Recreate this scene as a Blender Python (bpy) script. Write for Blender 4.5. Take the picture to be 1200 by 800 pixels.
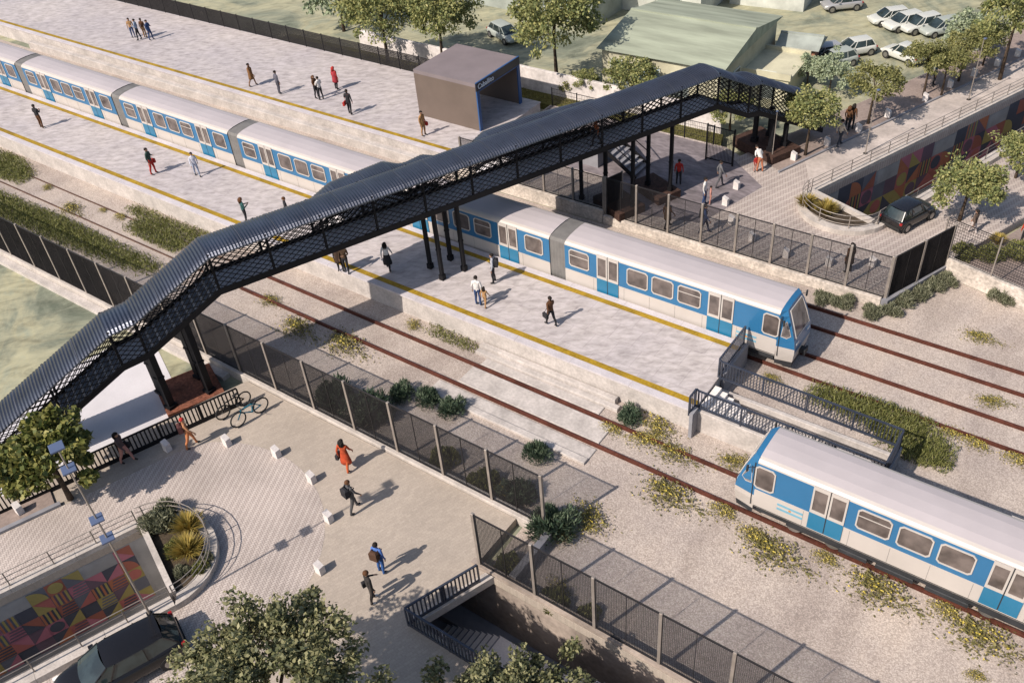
import bpy, bmesh, math, random
import numpy as np
from mathutils import Vector, Matrix
from mathutils.geometry import tessellate_polygon

for o in list(bpy.data.objects):
    bpy.data.objects.remove(o)
SC = bpy.context.scene
COL = SC.collection
rad = math.radians

# ------------------------------------------------------------------ camera
HCAM = 28.0
FPX, CX, CY = 1078.9926, 600.0, 400.0          # focal length and centre for a 1200 px wide picture
CAMROT = Matrix(((0.81181756, -0.32472703, 0.48528816),
                 (0.57923027, 0.55287558, -0.5990166),
                 (-0.0737871, 0.76738579, 0.63692583)))
cam_data = bpy.data.cameras.new('camera')
cam_data.sensor_width = 36.0
cam_data.lens = FPX / 1200.0 * 36.0
cam_data.clip_start = 0.5
cam_data.clip_end = 2000.0
cam = bpy.data.objects.new('camera', cam_data)
COL.objects.link(cam)
cam.matrix_world = Matrix.Translation((0, 0, HCAM)) @ CAMROT.to_4x4()
SC.camera = cam

# ------------------------------------------------------------------ sky, sun, exposure
SUN_AZ = math.atan2(-0.95, -0.31)              # direction towards the sun in plan
SUN_EL = rad(42.0)
world = bpy.data.worlds.new('World')
SC.world = world
world.use_nodes = True
wn = world.node_tree.nodes
sky = wn.new('ShaderNodeTexSky')
sky.sky_type = 'NISHITA'
sky.sun_disc = False
sky.sun_elevation = SUN_EL
sky.sun_rotation = rad(198.0)
sky.altitude = 50
sky.dust_density = 2.0
world.node_tree.links.new(sky.outputs[0], wn['Background'].inputs[0])
wn['Background'].inputs[1].default_value = 0.11
sun_data = bpy.data.lights.new('sun', 'SUN')
sun_data.energy = 4.9
sun_data.angle = rad(0.6)
sun_data.color = (1.0, 0.89, 0.785)
sun = bpy.data.objects.new('sun', sun_data)
COL.objects.link(sun)
to_sun = Vector((math.cos(SUN_AZ) * math.cos(SUN_EL), math.sin(SUN_AZ) * math.cos(SUN_EL), math.sin(SUN_EL)))
sun.rotation_euler = to_sun.to_track_quat('Z', 'Y').to_euler()
sun.location = (0, -40, 60)
SC.view_settings.view_transform = 'Standard'
SC.view_settings.look = 'None'
SC.view_settings.gamma = 1.0
SC.view_settings.exposure = 0.26
SC.render.engine = 'CYCLES'

# ------------------------------------------------------------------ survey helpers
def G(u, v, z=0.0):
    """point of the level z that was measured at picture position (u, v)"""
    d = CAMROT @ Vector((u - CX, -(v - CY), -FPX))
    t = (z - HCAM) / d.z
    return Vector((d.x * t, d.y * t, z))

ST = rad(69.5)                                  # the street crosses the tracks at this angle
TX, TY = math.cos(ST), math.sin(ST)
def SP(c, s, z=0.0):                            # street frame: c across, s along
    return Vector((c * TY + s * TX, -c * TX + s * TY, z))
BT = rad(66.6)                                  # the footbridge runs at this angle
BX, BY = math.cos(BT), math.sin(BT)
def BP(c, s, z=0.0):
    return Vector((c * BY + s * BX, -c * BX + s * BY, z))

# ------------------------------------------------------------------ mesh building
class MB:
    def __init__(self):
        self.v = []; self.f = []; self.m = []
    def face(self, pts, mi=0):
        n = len(self.v)
        self.v += [tuple(p) for p in pts]
        self.f.append(tuple(range(n, n + len(pts)))); self.m.append(mi)
    def mesh_(self, vs, fs, mi=0):
        n = len(self.v)
        self.v += [tuple(p) for p in vs]
        for f in fs:
            self.f.append(tuple(n + i for i in f)); self.m.append(mi)
        return self
    def box(self, x0, x1, y0, y1, z0, z1, mi=0):
        vs = [(x0,y0,z0),(x1,y0,z0),(x1,y1,z0),(x0,y1,z0),(x0,y0,z1),(x1,y0,z1),(x1,y1,z1),(x0,y1,z1)]
        return self.mesh_(vs, [(0,3,2,1),(4,5,6,7),(0,1,5,4),(1,2,6,5),(2,3,7,6),(3,0,4,7)], mi)
    def bevbox(self, x0, x1, y0, y1, z0, z1, b, mi=0):
        """box with its upper edges chamfered"""
        vs = [(x0,y0,z0),(x1,y0,z0),(x1,y1,z0),(x0,y1,z0),
              (x0,y0,z1-b),(x1,y0,z1-b),(x1,y1,z1-b),(x0,y1,z1-b),
              (x0+b,y0+b,z1),(x1-b,y0+b,z1),(x1-b,y1-b,z1),(x0+b,y1-b,z1)]
        fs = [(0,3,2,1),(8,9,10,11)]
        for i in range(4):
            j = (i+1) % 4
            fs += [(i,j,j+4,i+4),(i+4,j+4,j+8,i+8)]
        return self.mesh_(vs, fs, mi)
    def bar(self, a, b, w, h, mi=0, up=(0,0,1)):
        """rectangular bar from a to b, w across, h along up"""
        a = Vector(a); b = Vector(b); d = (b-a).normalized(); up = Vector(up)
        sd = d.cross(up)
        if sd.length < 1e-4: sd = d.cross(Vector((0,1,0)))
        sd.normalize(); u2 = sd.cross(d).normalized()
        q = []
        for p in (a, b):
            for i, j in ((-1,-1),(1,-1),(1,1),(-1,1)):
                q.append(p + sd*(i*w/2) + u2*(j*h/2))
        return self.mesh_(q, [(0,3,2,1),(4,5,6,7),(0,1,5,4),(1,2,6,5),(2,3,7,6),(3,0,4,7)], mi)
    def tube(self, pts, r, n=8, mi=0, cap=True):
        pts = [Vector(p) for p in pts]
        rs = r if isinstance(r, (list, tuple)) else [r]*len(pts)
        rings = []
        for i, p in enumerate(pts):
            d = (pts[min(i+1,len(pts)-1)] - pts[max(i-1,0)]).normalized()
            a = d.cross(Vector((0,0,1)))
            if a.length < 1e-3: a = Vector((1,0,0))
            a.normalize(); b = d.cross(a)
            rings.append([p + (a*math.cos(2*math.pi*k/n) + b*math.sin(2*math.pi*k/n))*rs[i] for k in range(n)])
        vs = [q for ring in rings for q in ring]; fs = []
        for i in range(len(pts)-1):
            for k in range(n):
                k2 = (k+1) % n
                fs.append((i*n+k, i*n+k2, (i+1)*n+k2, (i+1)*n+k))
        if cap:
            fs.append(tuple(range(n-1,-1,-1))); fs.append(tuple((len(pts)-1)*n+k for k in range(n)))
        return self.mesh_(vs, fs, mi)
    def prism(self, poly, z0, z1, mi=0, holes=()):
        rings = [list(poly)] + [list(h) for h in holes]
        flat = [p for r_ in rings for p in r_]
        tris = tessellate_polygon([[Vector((p[0],p[1],0)) for p in r_] for r_ in rings])
        n = len(self.v)
        self.v += [(p[0],p[1],z1) for p in flat]
        for t in tris:
            a, b, c = (Vector((flat[i][0],flat[i][1])) for i in t)
            if (b-a).cross(c-a) < 0: t = (t[0],t[2],t[1])
            self.f.append(tuple(n+i for i in t)); self.m.append(mi)
        if z0 is not None:
            off = 0
            for r_ in rings:
                k = len(r_)
                area = sum(r_[i][0]*r_[(i+1)%k][1]-r_[(i+1)%k][0]*r_[i][1] for i in range(k))
                for i in range(k):
                    a = r_[i]; b = r_[(i+1)%k]
                    if (area < 0) != (off > 0): a, b = b, a
                    self.face([(a[0],a[1],z0),(b[0],b[1],z0),(b[0],b[1],z1),(a[0],a[1],z1)], mi)
                off += k
        return self
    def lathe(self, prof, n=12, mi=0, c=(0,0)):
        vs = [(c[0]+r_*math.cos(2*math.pi*k/n), c[1]+r_*math.sin(2*math.pi*k/n), z) for r_, z in prof for k in range(n)]
        fs = []
        for i in range(len(prof)-1):
            for k in range(n):
                k2 = (k+1) % n
                fs.append((i*n+k, i*n+k2, (i+1)*n+k2, (i+1)*n+k))
        fs.append(tuple((len(prof)-1)*n+k for k in range(n)))
        return self.mesh_(vs, fs, mi)
    def mesh(self, name, smooth=False):
        me = bpy.data.meshes.new(name)
        me.from_pydata(self.v, [], self.f)
        me.polygons.foreach_set('material_index', self.m)
        if smooth: me.polygons.foreach_set('use_smooth', [True]*len(self.f))
        me.update()
        return me

def mats_on(me, mats):
    for m in (mats if isinstance(mats, (list, tuple)) else [mats]):
        me.materials.append(m)

def link(name, me, parent=None, loc=None, rotz=0.0, mat4=None):
    o = bpy.data.objects.new(name, me)
    COL.objects.link(o)
    if parent is not None: o.parent = parent
    if mat4 is not None: o.matrix_basis = mat4
    else:
        if loc is not None: o.location = loc
        if rotz: o.rotation_euler = (0,0,rotz)
    return o

def obj(name, mb, mats, parent=None, loc=None, rotz=0.0, smooth=False):
    me = mb.mesh(name, smooth) if isinstance(mb, MB) else mb
    mats_on(me, mats)
    return link(name, me, parent, loc, rotz)

LABELS = {}
def tag(o, label, cat, group=None, kind=None):
    o['label'] = label; o['category'] = cat
    if group: o['group'] = group
    if kind: o['kind'] = kind
    LABELS.setdefault(label, []).append(o.name)
    return o

def thing(name, label, cat, loc=(0,0,0), rotz=0.0, group=None):
    o = bpy.data.objects.new(name, None)
    o.empty_display_size = 0.2
    COL.objects.link(o)
    o.location = loc; o.rotation_euler = (0,0,rotz)
    return tag(o, label, cat, group)

def struct(name, mb, mats, label=None):
    o = obj(name, mb, mats)
    o['kind'] = 'structure'
    if label: o['label'] = label
    return o

def clone(src, loc, rotz, label, scale=None, group=None):
    r = src.copy(); COL.objects.link(r)
    r.location = loc; r.rotation_euler = (0,0,rotz)
    if scale is not None: r.scale = scale if hasattr(scale,'__len__') else (scale,)*3
    tag(r, label, src['category'], group or src.get('group'))
    for ch in src.children:
        c = ch.copy(); COL.objects.link(c); c.parent = r
        for g in ch.children:
            d = g.copy(); COL.objects.link(d); d.parent = c
    return r

# ------------------------------------------------------------------ materials
def _nodes(name):
    m = bpy.data.materials.new(name); m.use_nodes = True
    nt = m.node_tree; b = nt.nodes['Principled BSDF']
    return m, nt, b

def _math(nt, op, a, b=None, c=None):
    n = nt.nodes.new('ShaderNodeMath'); n.operation = op
    for i, x in enumerate((a, b, c)):
        if x is None: continue
        if isinstance(x, (int, float)): n.inputs[i].default_value = x
        else: nt.links.new(x, n.inputs[i])
    return n.outputs[0]

def _mix(nt, fac, a, b, mode='MIX'):
    n = nt.nodes.new('ShaderNodeMix'); n.data_type = 'RGBA'; n.blend_type = mode
    for s, x in ((n.inputs[0], fac), (n.inputs[6], a), (n.inputs[7], b)):
        if isinstance(x, (int, float)): s.default_value = x
        elif isinstance(x, (tuple, list)): s.default_value = (*x[:3], 1)
        else: nt.links.new(x, s)
    return n.outputs[2]

def _noise(nt, vec, scale, detail=4, rough=0.55, dist=0.0):
    n = nt.nodes.new('ShaderNodeTexNoise')
    n.inputs['Scale'].default_value = scale; n.inputs['Detail'].default_value = detail
    n.inputs['Roughness'].default_value = rough; n.inputs['Distortion'].default_value = dist
    if vec is not None: nt.links.new(vec, n.inputs['Vector'])
    return n.outputs[0]

def _ramp(nt, fac, stops):
    r = nt.nodes.new('ShaderNodeValToRGB')
    e = r.color_ramp.elements
    while len(e) < len(stops): e.new(0.5)
    for i, (p, c) in enumerate(stops):
        e[i].position = p
        e[i].color = (*c, 1) if hasattr(c, '__len__') else (c, c, c, 1)
    nt.links.new(fac, r.inputs[0])
    return r.outputs[0]

def _pos(nt, stretch=None, rotz=0.0, tex=False):
    g = nt.nodes.new('ShaderNodeNewGeometry')
    if stretch is None and not rotz: return g.outputs['Position']
    mp = nt.nodes.new('ShaderNodeMapping')
    if tex: mp.vector_type = 'TEXTURE'
    if stretch: mp.inputs['Scale'].default_value = stretch
    mp.inputs['Rotation'].default_value = (0,0,rotz)
    nt.links.new(g.outputs['Position'], mp.inputs['Vector'])
    return mp.outputs[0]

def _bump(nt, b, h, strength=0.3, dist=0.02):
    n = nt.nodes.new('ShaderNodeBump')
    n.inputs['Strength'].default_value = strength; n.inputs['Distance'].default_value = dist
    nt.links.new(h, n.inputs['Height']); nt.links.new(n.outputs[0], b.inputs['Normal'])

def mat(name, col, rough=0.75, var=0.18, scale=1.5, grain=0.0, gscale=18, bump=0.0, bscale=30, metal=0.0,
        spec=0.3, stretch=None, rotz=0.0, tint=None, coat=0.0):
    """base colour broken up by broad stains (var) and fine grain"""
    m, nt, b = _nodes(name)
    b.inputs['Roughness'].default_value = rough
    b.inputs['Metallic'].default_value = metal
    b.inputs['Specular IOR Level'].default_value = spec
    b.inputs['Coat Weight'].default_value = coat
    v = _pos(nt, stretch, rotz)
    c = tuple(col)
    dark = tuple(x*(1-var) for x in c); lite = tuple(min(1, x*(1+var*0.6)) for x in c)
    if tint: dark = tuple(x*(1-var)*t for x, t in zip(c, tint))
    out = _ramp(nt, _noise(nt, v, scale, 6, 0.6), [(0.32, dark), (0.68, lite)])
    if grain:
        g = _ramp(nt, _noise(nt, v, gscale, 2, 0.5), [(0.35, 1-grain), (0.65, 1+grain*0.6)])
        out = _mix(nt, 1.0, out, g, 'MULTIPLY')
    nt.links.new(out, b.inputs['Base Color'])
    if bump: _bump(nt, b, _noise(nt, v, bscale, 3), bump)
    return m

def flat(name, col, rough=0.5, metal=0.0, spec=0.4, coat=0.0):
    return mat(name, col, rough, 0.06, 4.0, metal=metal, spec=spec, coat=coat)

def leaf_mat(name, cols, trans=0.25):
    m, nt, b = _nodes(name)
    g = nt.nodes.new('ShaderNodeNewGeometry')
    k = len(cols)
    c = _ramp(nt, g.outputs['Random Per Island'], [((i+0.5)/k, x) for i, x in enumerate(cols)])
    nt.links.new(c, b.inputs['Base Color'])
    b.inputs['Roughness'].default_value = 0.55
    b.inputs['Specular IOR Level'].default_value = 0.3
    t = nt.nodes.new('ShaderNodeBsdfTranslucent'); nt.links.new(c, t.inputs['Color'])
    mx = nt.nodes.new('ShaderNodeMixShader'); mx.inputs[0].default_value = trans
    nt.links.new(b.outputs[0], mx.inputs[1]); nt.links.new(t.outputs[0], mx.inputs[2])
    nt.links.new(mx.outputs[0], nt.nodes['Material Output'].inputs['Surface'])
    return m

def herringbone(name, c1, c2, joint, size, rotz):
    """block paving: 2:1 blocks laid in herringbone"""
    m, nt, b = _nodes(name)
    b.inputs['Roughness'].default_value = 0.8
    b.inputs['Specular IOR Level'].default_value = 0.25
    v = _pos(nt, (1/size, 1/size, 1), rotz)
    sx = nt.nodes.new('ShaderNodeSeparateXYZ'); nt.links.new(v, sx.inputs[0])
    x, y = sx.outputs[0], sx.outputs[1]
    fx = _math(nt,'FLOOR',x); fy = _math(nt,'FLOOR',y)
    u = _math(nt,'SUBTRACT',x,fx); w = _math(nt,'SUBTRACT',y,fy)
    k = _math(nt,'FLOORED_MODULO', _math(nt,'SUBTRACT',fx,fy), 4.0)
    u1 = _math(nt,'SUBTRACT',1.0,u); w1 = _math(nt,'SUBTRACT',1.0,w)
    def eq(n): return _math(nt,'COMPARE',k,float(n),0.3)
    horiz = _math(nt,'LESS_THAN',k,1.5)
    hw = _math(nt,'MINIMUM',w,w1); hu = _math(nt,'MINIMUM',u,u1)
    def term(n, a, b_): return _math(nt,'MULTIPLY',eq(n),_math(nt,'MINIMUM',a,b_))
    d = _math(nt,'ADD',_math(nt,'ADD',term(0,u,hw),term(1,u1,hw)),_math(nt,'ADD',term(2,w1,hu),term(3,w,hu)))
    j = _ramp(nt, d, [(0.05, 0.0), (0.13, 1.0)])
    wn_ = nt.nodes.new('ShaderNodeTexWhiteNoise'); wn_.noise_dimensions = '2D'
    comb = nt.nodes.new('ShaderNodeCombineXYZ')
    # one id for both halves of a block
    nt.links.new(_math(nt,'SUBTRACT',fx,eq(1)), comb.inputs[0]); nt.links.new(_math(nt,'ADD',fy,eq(3)), comb.inputs[1])
    nt.links.new(comb.outputs[0], wn_.inputs['Vector'])
    blk = _mix(nt, _math(nt,'ADD',_math(nt,'MULTIPLY',horiz,0.7),_math(nt,'MULTIPLY',wn_.outputs[0],0.3)), c1, c2)
    stain = _ramp(nt, _noise(nt,_pos(nt),0.35,6,0.6), [(0.3,0.78),(0.62,1.05)])
    colr = _mix(nt, 1.0, _mix(nt, j, joint, blk), stain, 'MULTIPLY')
    nt.links.new(colr, b.inputs['Base Color'])
    _bump(nt, b, j, 0.5, 0.01)
    return m
# ------------------------------------------------------------------ palette
M = {}
M['terrain'] = None
def terrain_mat():
    m, nt, b = _nodes('hazy_grass_terrain')  # background haze washed into the ground colours
    v = _pos(nt)
    a = _noise(nt, v, 0.10, 8, 0.66, 2.2)
    c = _ramp(nt, a, [(0.30,(0.116,0.133,0.102)),(0.42,(0.204,0.221,0.168)),(0.50,(0.293,0.293,0.208)),(0.58,(0.354,0.341,0.230)),(0.70,(0.266,0.293,0.230)),(0.80,(0.194,0.239,0.213))])
    s = _ramp(nt, _noise(nt, _pos(nt,(2.2,0.8,1),rad(50),True), 0.8, 7, 0.72, 1.2), [(0.32,0.62),(0.5,0.98),(0.7,1.2)])
    nt.links.new(_mix(nt, 1.0, c, s, 'MULTIPLY'), b.inputs['Base Color'])
    b.inputs['Roughness'].default_value = 0.95
    b.inputs['Specular IOR Level'].default_value = 0.1
    return m
M['terrain'] = terrain_mat()

def ballast_mat():
    m, nt, b = _nodes('pale_ballast')
    v = _pos(nt)
    vo = nt.nodes.new('ShaderNodeTexVoronoi'); vo.inputs['Scale'].default_value = 24.0
    nt.links.new(v, vo.inputs['Vector'])
    sp = nt.nodes.new('ShaderNodeSeparateColor'); nt.links.new(vo.outputs['Color'], sp.inputs[0])
    stone = _ramp(nt, sp.outputs[0], [(0.05,(0.36,0.315,0.285)),(0.5,(0.455,0.398,0.362)),(0.95,(0.56,0.50,0.455))])
    gap = _ramp(nt, vo.outputs['Distance'], [(0.25,1.0),(0.85,0.80)])
    st = _ramp(nt, _noise(nt, v, 0.33, 6, 0.62), [(0.3,(0.82,0.80,0.80)),(0.7,(1.06,1.04,1.0))])
    st2 = _ramp(nt, _noise(nt, _pos(nt,(2.4,0.9,1)), 0.11, 5, 0.6, 0.8), [(0.34,(0.80,0.785,0.78)),(0.52,(1.0,1.0,1.0)),(0.7,(1.05,1.03,1.0))])
    c = _mix(nt, 1.0, _mix(nt, 1.0, _mix(nt, 1.0, stone, gap, 'MULTIPLY'), st, 'MULTIPLY'), st2, 'MULTIPLY')
    nt.links.new(c, b.inputs['Base Color'])
    b.inputs['Roughness'].default_value = 0.9
    b.inputs['Specular IOR Level'].default_value = 0.2
    _bump(nt, b, gap, 0.5, 0.03)
    return m
M['ballast'] = ballast_mat()

def platform_mat():
    """pale polished screed with long brushed streaks along the platform"""
    m, nt, b = _nodes('platform_screed')
    v = _pos(nt, (1.9, 0.8, 1.0), rad(33), True)
    a = _ramp(nt, _noise(nt, v, 2.6, 6, 0.68, 0.3), [(0.33,(0.31,0.285,0.28)),(0.47,(0.43,0.40,0.39)),(0.62,(0.53,0.495,0.49))])
    s = _ramp(nt, _noise(nt, _pos(nt), 0.23, 5, 0.6), [(0.3,(0.88,0.87,0.9)),(0.7,(1.04,1.02,1.0))])
    # slab joints every 1.2 m
    br = nt.nodes.new('ShaderNodeTexBrick'); br.offset = 0.5
    br.inputs['Scale'].default_value = 1.0; br.inputs['Brick Width'].default_value = 1.2; br.inputs['Row Height'].default_value = 1.2
    br.inputs['Mortar Size'].default_value = 0.012
    br.inputs['Color1'].default_value = (1,1,1,1); br.inputs['Color2'].default_value = (0.95,0.95,0.96,1); br.inputs['Mortar'].default_value = (0.78,0.76,0.78,1)
    nt.links.new(_pos(nt), br.inputs['Vector'])
    c = _mix(nt, 1.0, _mix(nt, 1.0, a, s, 'MULTIPLY'), br.outputs['Color'], 'MULTIPLY')
    nt.links.new(c, b.inputs['Base Color'])
    b.inputs['Roughness'].default_value = 0.6
    b.inputs['Specular IOR Level'].default_value = 0.25
    _bump(nt, b, a, 0.15, 0.01)
    return m
M['platform'] = platform_mat()
M['concrete'] = mat('pale_concrete', (0.46,0.425,0.40), 0.85, 0.22, 1.1, grain=0.12, gscale=9, bump=0.25, bscale=14)
M['rough_wall'] = mat('rough_render_wall', (0.52,0.465,0.41), 0.9, 0.30, 1.7, grain=0.22, gscale=7, bump=0.5, bscale=9)
M['curb'] = mat('kerb_concrete', (0.46,0.42,0.385), 0.85, 0.22, 1.6, grain=0.10, gscale=12, bump=0.2)
M['wall_warm'] = mat('stained_retaining_wall', (0.34,0.285,0.245), 0.9, 0.42, 0.55, grain=0.12, gscale=6, bump=0.3, bscale=7)
M['dark_conc'] = mat('grey_blue_concrete', (0.23,0.23,0.25), 0.8, 0.2, 1.2, bump=0.2)
M['coping'] = mat('platform_coping', (0.50,0.47,0.49), 0.7, 0.14, 1.2, grain=0.08)
M['yellow'] = mat('tactile_yellow', (0.33,0.21,0.016), 0.7, 0.34, 1.3, grain=0.16, gscale=9, bump=0.3, bscale=25)
M['rust'] = mat('rusty_rail_steel', (0.115,0.040,0.027), 0.6, 0.35, 1.4, grain=0.2, gscale=9, metal=0.25)
M['dull_rail'] = mat('dull_brown_rail', (0.10,0.055,0.038), 0.7, 0.3, 1.5, grain=0.2)
M['plaza'] = None
def plaza_mat():
    m, nt, b = _nodes('beige_plaza_paving')
    br = nt.nodes.new('ShaderNodeTexBrick'); br.offset = 0.5
    br.inputs['Scale'].default_value = 1.0; br.inputs['Brick Width'].default_value = 0.24; br.inputs['Row Height'].default_value = 0.12
    br.inputs['Mortar Size'].default_value = 0.006; br.inputs['Bias'].default_value = 0.0
    br.inputs['Color1'].default_value = (0.41,0.355,0.30,1); br.inputs['Color2'].default_value = (0.36,0.312,0.265,1); br.inputs['Mortar'].default_value = (0.33,0.287,0.245,1)
    nt.links.new(_pos(nt, None, -ST), br.inputs['Vector'])
    s = _ramp(nt, _noise(nt, _pos(nt), 0.3, 6, 0.6), [(0.3,0.86),(0.7,1.06)])
    g = _ramp(nt, _noise(nt, _pos(nt), 14, 2), [(0.35,0.93),(0.65,1.05)])
    c = _mix(nt, 1.0, _mix(nt, 1.0, br.outputs['Color'], s, 'MULTIPLY'), g, 'MULTIPLY')
    nt.links.new(c, b.inputs['Base Color'])
    b.inputs['Roughness'].default_value = 0.85; b.inputs['Specular IOR Level'].default_value = 0.2
    return m
M['plaza'] = plaza_mat()
M['herring'] = herringbone('herringbone_paving', (0.405,0.35,0.32), (0.525,0.465,0.425), (0.27,0.23,0.21), 0.09, -ST)
M['cobble'] = herringbone('street_block_paving', (0.38,0.325,0.30), (0.50,0.44,0.40), (0.27,0.23,0.21), 0.15, -ST+rad(45))
M['lane'] = mat('pale_street_concrete', (0.46,0.405,0.37), 0.85, 0.26, 0.5, grain=0.10, gscale=5, bump=0.1)
M['brown_pave'] = mat('brown_grey_pavers', (0.27,0.215,0.19), 0.85, 0.2, 0.9, grain=0.12, gscale=8, bump=0.2)
M['asphalt'] = mat('asphalt', (0.06,0.058,0.062), 0.9, 0.2, 0.6, grain=0.2, gscale=20)
M['mauve'] = mat('smooth_grey_pavement', (0.56,0.545,0.57), 0.85, 0.10, 0.5, grain=0.04)
M['fore'] = mat('shade_toned_forecourt_tiles', (0.20,0.175,0.185), 0.7, 0.35, 1.3, grain=0.2, gscale=4, stretch=(0.6,1.4,1), rotz=-0.3)  # forecourt tiles darkened, the shade under the bridge is in the colour
M['black'] = mat('black_painted_steel', (0.008,0.008,0.010), 0.6, 0.2, 2.0, spec=0.22)
M['navy'] = mat('dark_blue_grey_steel', (0.035,0.042,0.062), 0.42, 0.2, 1.5, spec=0.5)
M['grate'] = mat('dark_grating', (0.022,0.020,0.021), 0.55, 0.3, 1.5, spec=0.4)
M['galv'] = mat('galvanised_post', (0.30,0.265,0.235), 0.5, 0.2, 2.0, metal=0.35, spec=0.4)
M['brick_shade'] = mat('shaded_brick_plinth', (0.060,0.032,0.024), 0.9, 0.35, 2.0, grain=0.25, gscale=8, bump=0.4, bscale=10)  # shaded copy of the plinth brick, shade put into the colour
M['brick'] = mat('brick_red_plinth', (0.20,0.075,0.045), 0.9, 0.35, 2.0, grain=0.25, gscale=8, bump=0.4, bscale=10)
M['soil'] = mat('dark_soil', (0.06,0.045,0.03), 0.95, 0.4, 2.0, grain=0.3)
M['white'] = mat('white_paint', (0.70,0.67,0.65), 0.5, 0.06, 1.5)
M['wwall'] = mat('whitewashed_wall', (0.60,0.56,0.54), 0.9, 0.25, 0.9, grain=0.12, gscale=4, bump=0.2)
M['lawn'] = mat('olive_lawn', (0.13,0.125,0.035), 0.95, 0.35, 1.2, grain=0.3, gscale=10, bump=0.3)

def quadpoly(c0, c1, s0, s1):
    return [SP(c0,s0)[:2], SP(c1,s0)[:2], SP(c1,s1)[:2], SP(c0,s1)[:2]]
# ------------------------------------------------------------------ cut-outs in the ground
LT = [SP(-28.5,-30)[:2], SP(-24.45,-30)[:2], SP(-24.45,-0.9)[:2], SP(-28.5,-0.9)[:2]]
RT = [SP(-28.6,37.0)[:2], SP(-24.5,37.0)[:2], SP(-26.2,72)[:2], SP(-28.6,72)[:2]]
SW = [(-15.15,11.85), (9.0,11.85), (9.0,14.80), (-14.05,14.80)]

struct('ground', MB().prism([(-420,-120),(320,-120),(320,480),(-420,480)], None, -0.03, 0, [LT, RT, SW]), M['terrain'], 'hazy pale green open ground around the station')
BAL = [(-160,17.75),(-14.5,17.75),(-14.5,15.12),(60,15.12),(60,34),(-1.0,40.05),(-6.4,41.5),(-7.5,37.25),(-160,37.25)]
struct('track_bed', MB().prism(BAL, None, 0.0), M['ballast'], 'pale pinkish ballast bed between the two plazas')
NP_ = [SP(-32.95,-40)[:2], (20,-40), (30,14.80), (-14.75,14.80), (-14.75,17.42), (-30.05,17.42)]
struct('near_plaza', MB().prism([NP_[0],(20,-40),(30,14.83),(-14.78,14.83),(-14.78,17.45),NP_[5]], -0.02, 0.35, 0, [LT, SW]), M['plaza'], 'beige paved plaza in front of the tracks')
# herringbone roundabout and street round the near underpass
arc = []
cc = SP(-27.0,-0.35)
for a in range(-34, 175, 8):
    arc.append((-25.0+5.75*math.cos(rad(a)), 9.3+5.65*math.sin(rad(a))))
arc = [p for p in arc if not (p[0] < -28.9)]
HB = [SP(-22.0,-38)[:2], SP(-20.0,-10)[:2], (-20.3,5.8)] + arc + [SP(-31.75,2.0)[:2], SP(-31.75,-38)[:2]]
struct('street_paving', MB().prism(HB, None, 0.356, 0, [LT]), M['herring'], 'pale herringbone block paving round the near underpass')
struct('side_pavement', MB().prism([SP(-32.93,-38)[:2],SP(-31.98,-38)[:2],SP(-31.98,-3.4)[:2],SP(-32.93,-3.4)[:2]], None, 0.43), M['brown_pave'])
kb = MB(); kb.prism([SP(-31.98,-38)[:2],SP(-31.78,-38)[:2],SP(-31.78,-3.2)[:2],SP(-31.98,-3.2)[:2]], 0.352, 0.48)
struct('side_kerb', kb, M['dark_conc'])
struct('side_street', MB().prism([tuple(G(u,v_,-0.012)[:2]) for u, v_ in ((-90,640),(-90,520),(40,455),(150,395),(186,412),(212,466))]+[SP(-33.05,0.6)[:2],SP(-33.05,-30)[:2]], None, -0.012), M['mauve'], 'smooth grey street under the end of the footbridge')

# ------------------------------------------------------------------ far plaza
FP = [(-33.2,37.72),(-7.62,37.72),SP(-20.15,36.9)[:2],SP(-20.15,76)[:2],SP(-34.4,76)[:2],SP(-34.4,37.2)[:2],(-20.4,47.5),(-33.2,47.5)]
struct('far_plaza', MB().prism(FP, -0.02, 0.50, 0, [RT]), M['cobble'], 'block paved plaza behind the tracks')
struct('street_lane', MB().prism([SP(-31.5,39.5)[:2],SP(-29.15,37.5)[:2],SP(-29.15,75.8)[:2],SP(-31.5,75.8)[:2]], None, 0.505), M['lane'], 'pale lane along the mural wall')
struct('far_pavement', MB().prism([SP(-34.3,37.6)[:2],SP(-31.62,37.6)[:2],SP(-31.62,75.8)[:2],SP(-34.3,75.8)[:2]], None, 0.56), M['brown_pave'], 'brown pavement with bollards and small trees')
struct('far_kerb', MB().prism([SP(-31.62,37.4)[:2],SP(-31.48,37.4)[:2],SP(-31.48,75.8)[:2],SP(-31.62,75.8)[:2]], 0.49, 0.60), M['dark_conc'])
struct('shaded_forecourt', MB().prism([(-23.6,37.76),(-17.9,39.2),(-16.6,44.2),(-20.6,47.3),(-33.1,47.4),(-33.1,41.0),(-24.2,41.0)], None, 0.505), M['fore'])  # sheet carrying the painted shade of the forecourt
# ground to the right of the closing screen
struct('right_pavement', MB().prism([SP(-19.9,37.0)[:2],(-1.2,40.35),(40,32),(60,60),SP(-19.9,78)[:2]], None, 0.22), M['brown_pave'])
struct('right_path', MB().prism([SP(-18.9,40.6)[:2],SP(-10.0,41.5)[:2],SP(-10.0,76)[:2],SP(-18.9,76)[:2]], None, 0.226), M['mauve'])
struct('grass_verge', MB().prism([(-60,47.6),(-20.8,47.6),(-21.3,49.0),(-60,49.0)], -0.02, 0.42), M['lawn'])

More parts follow.
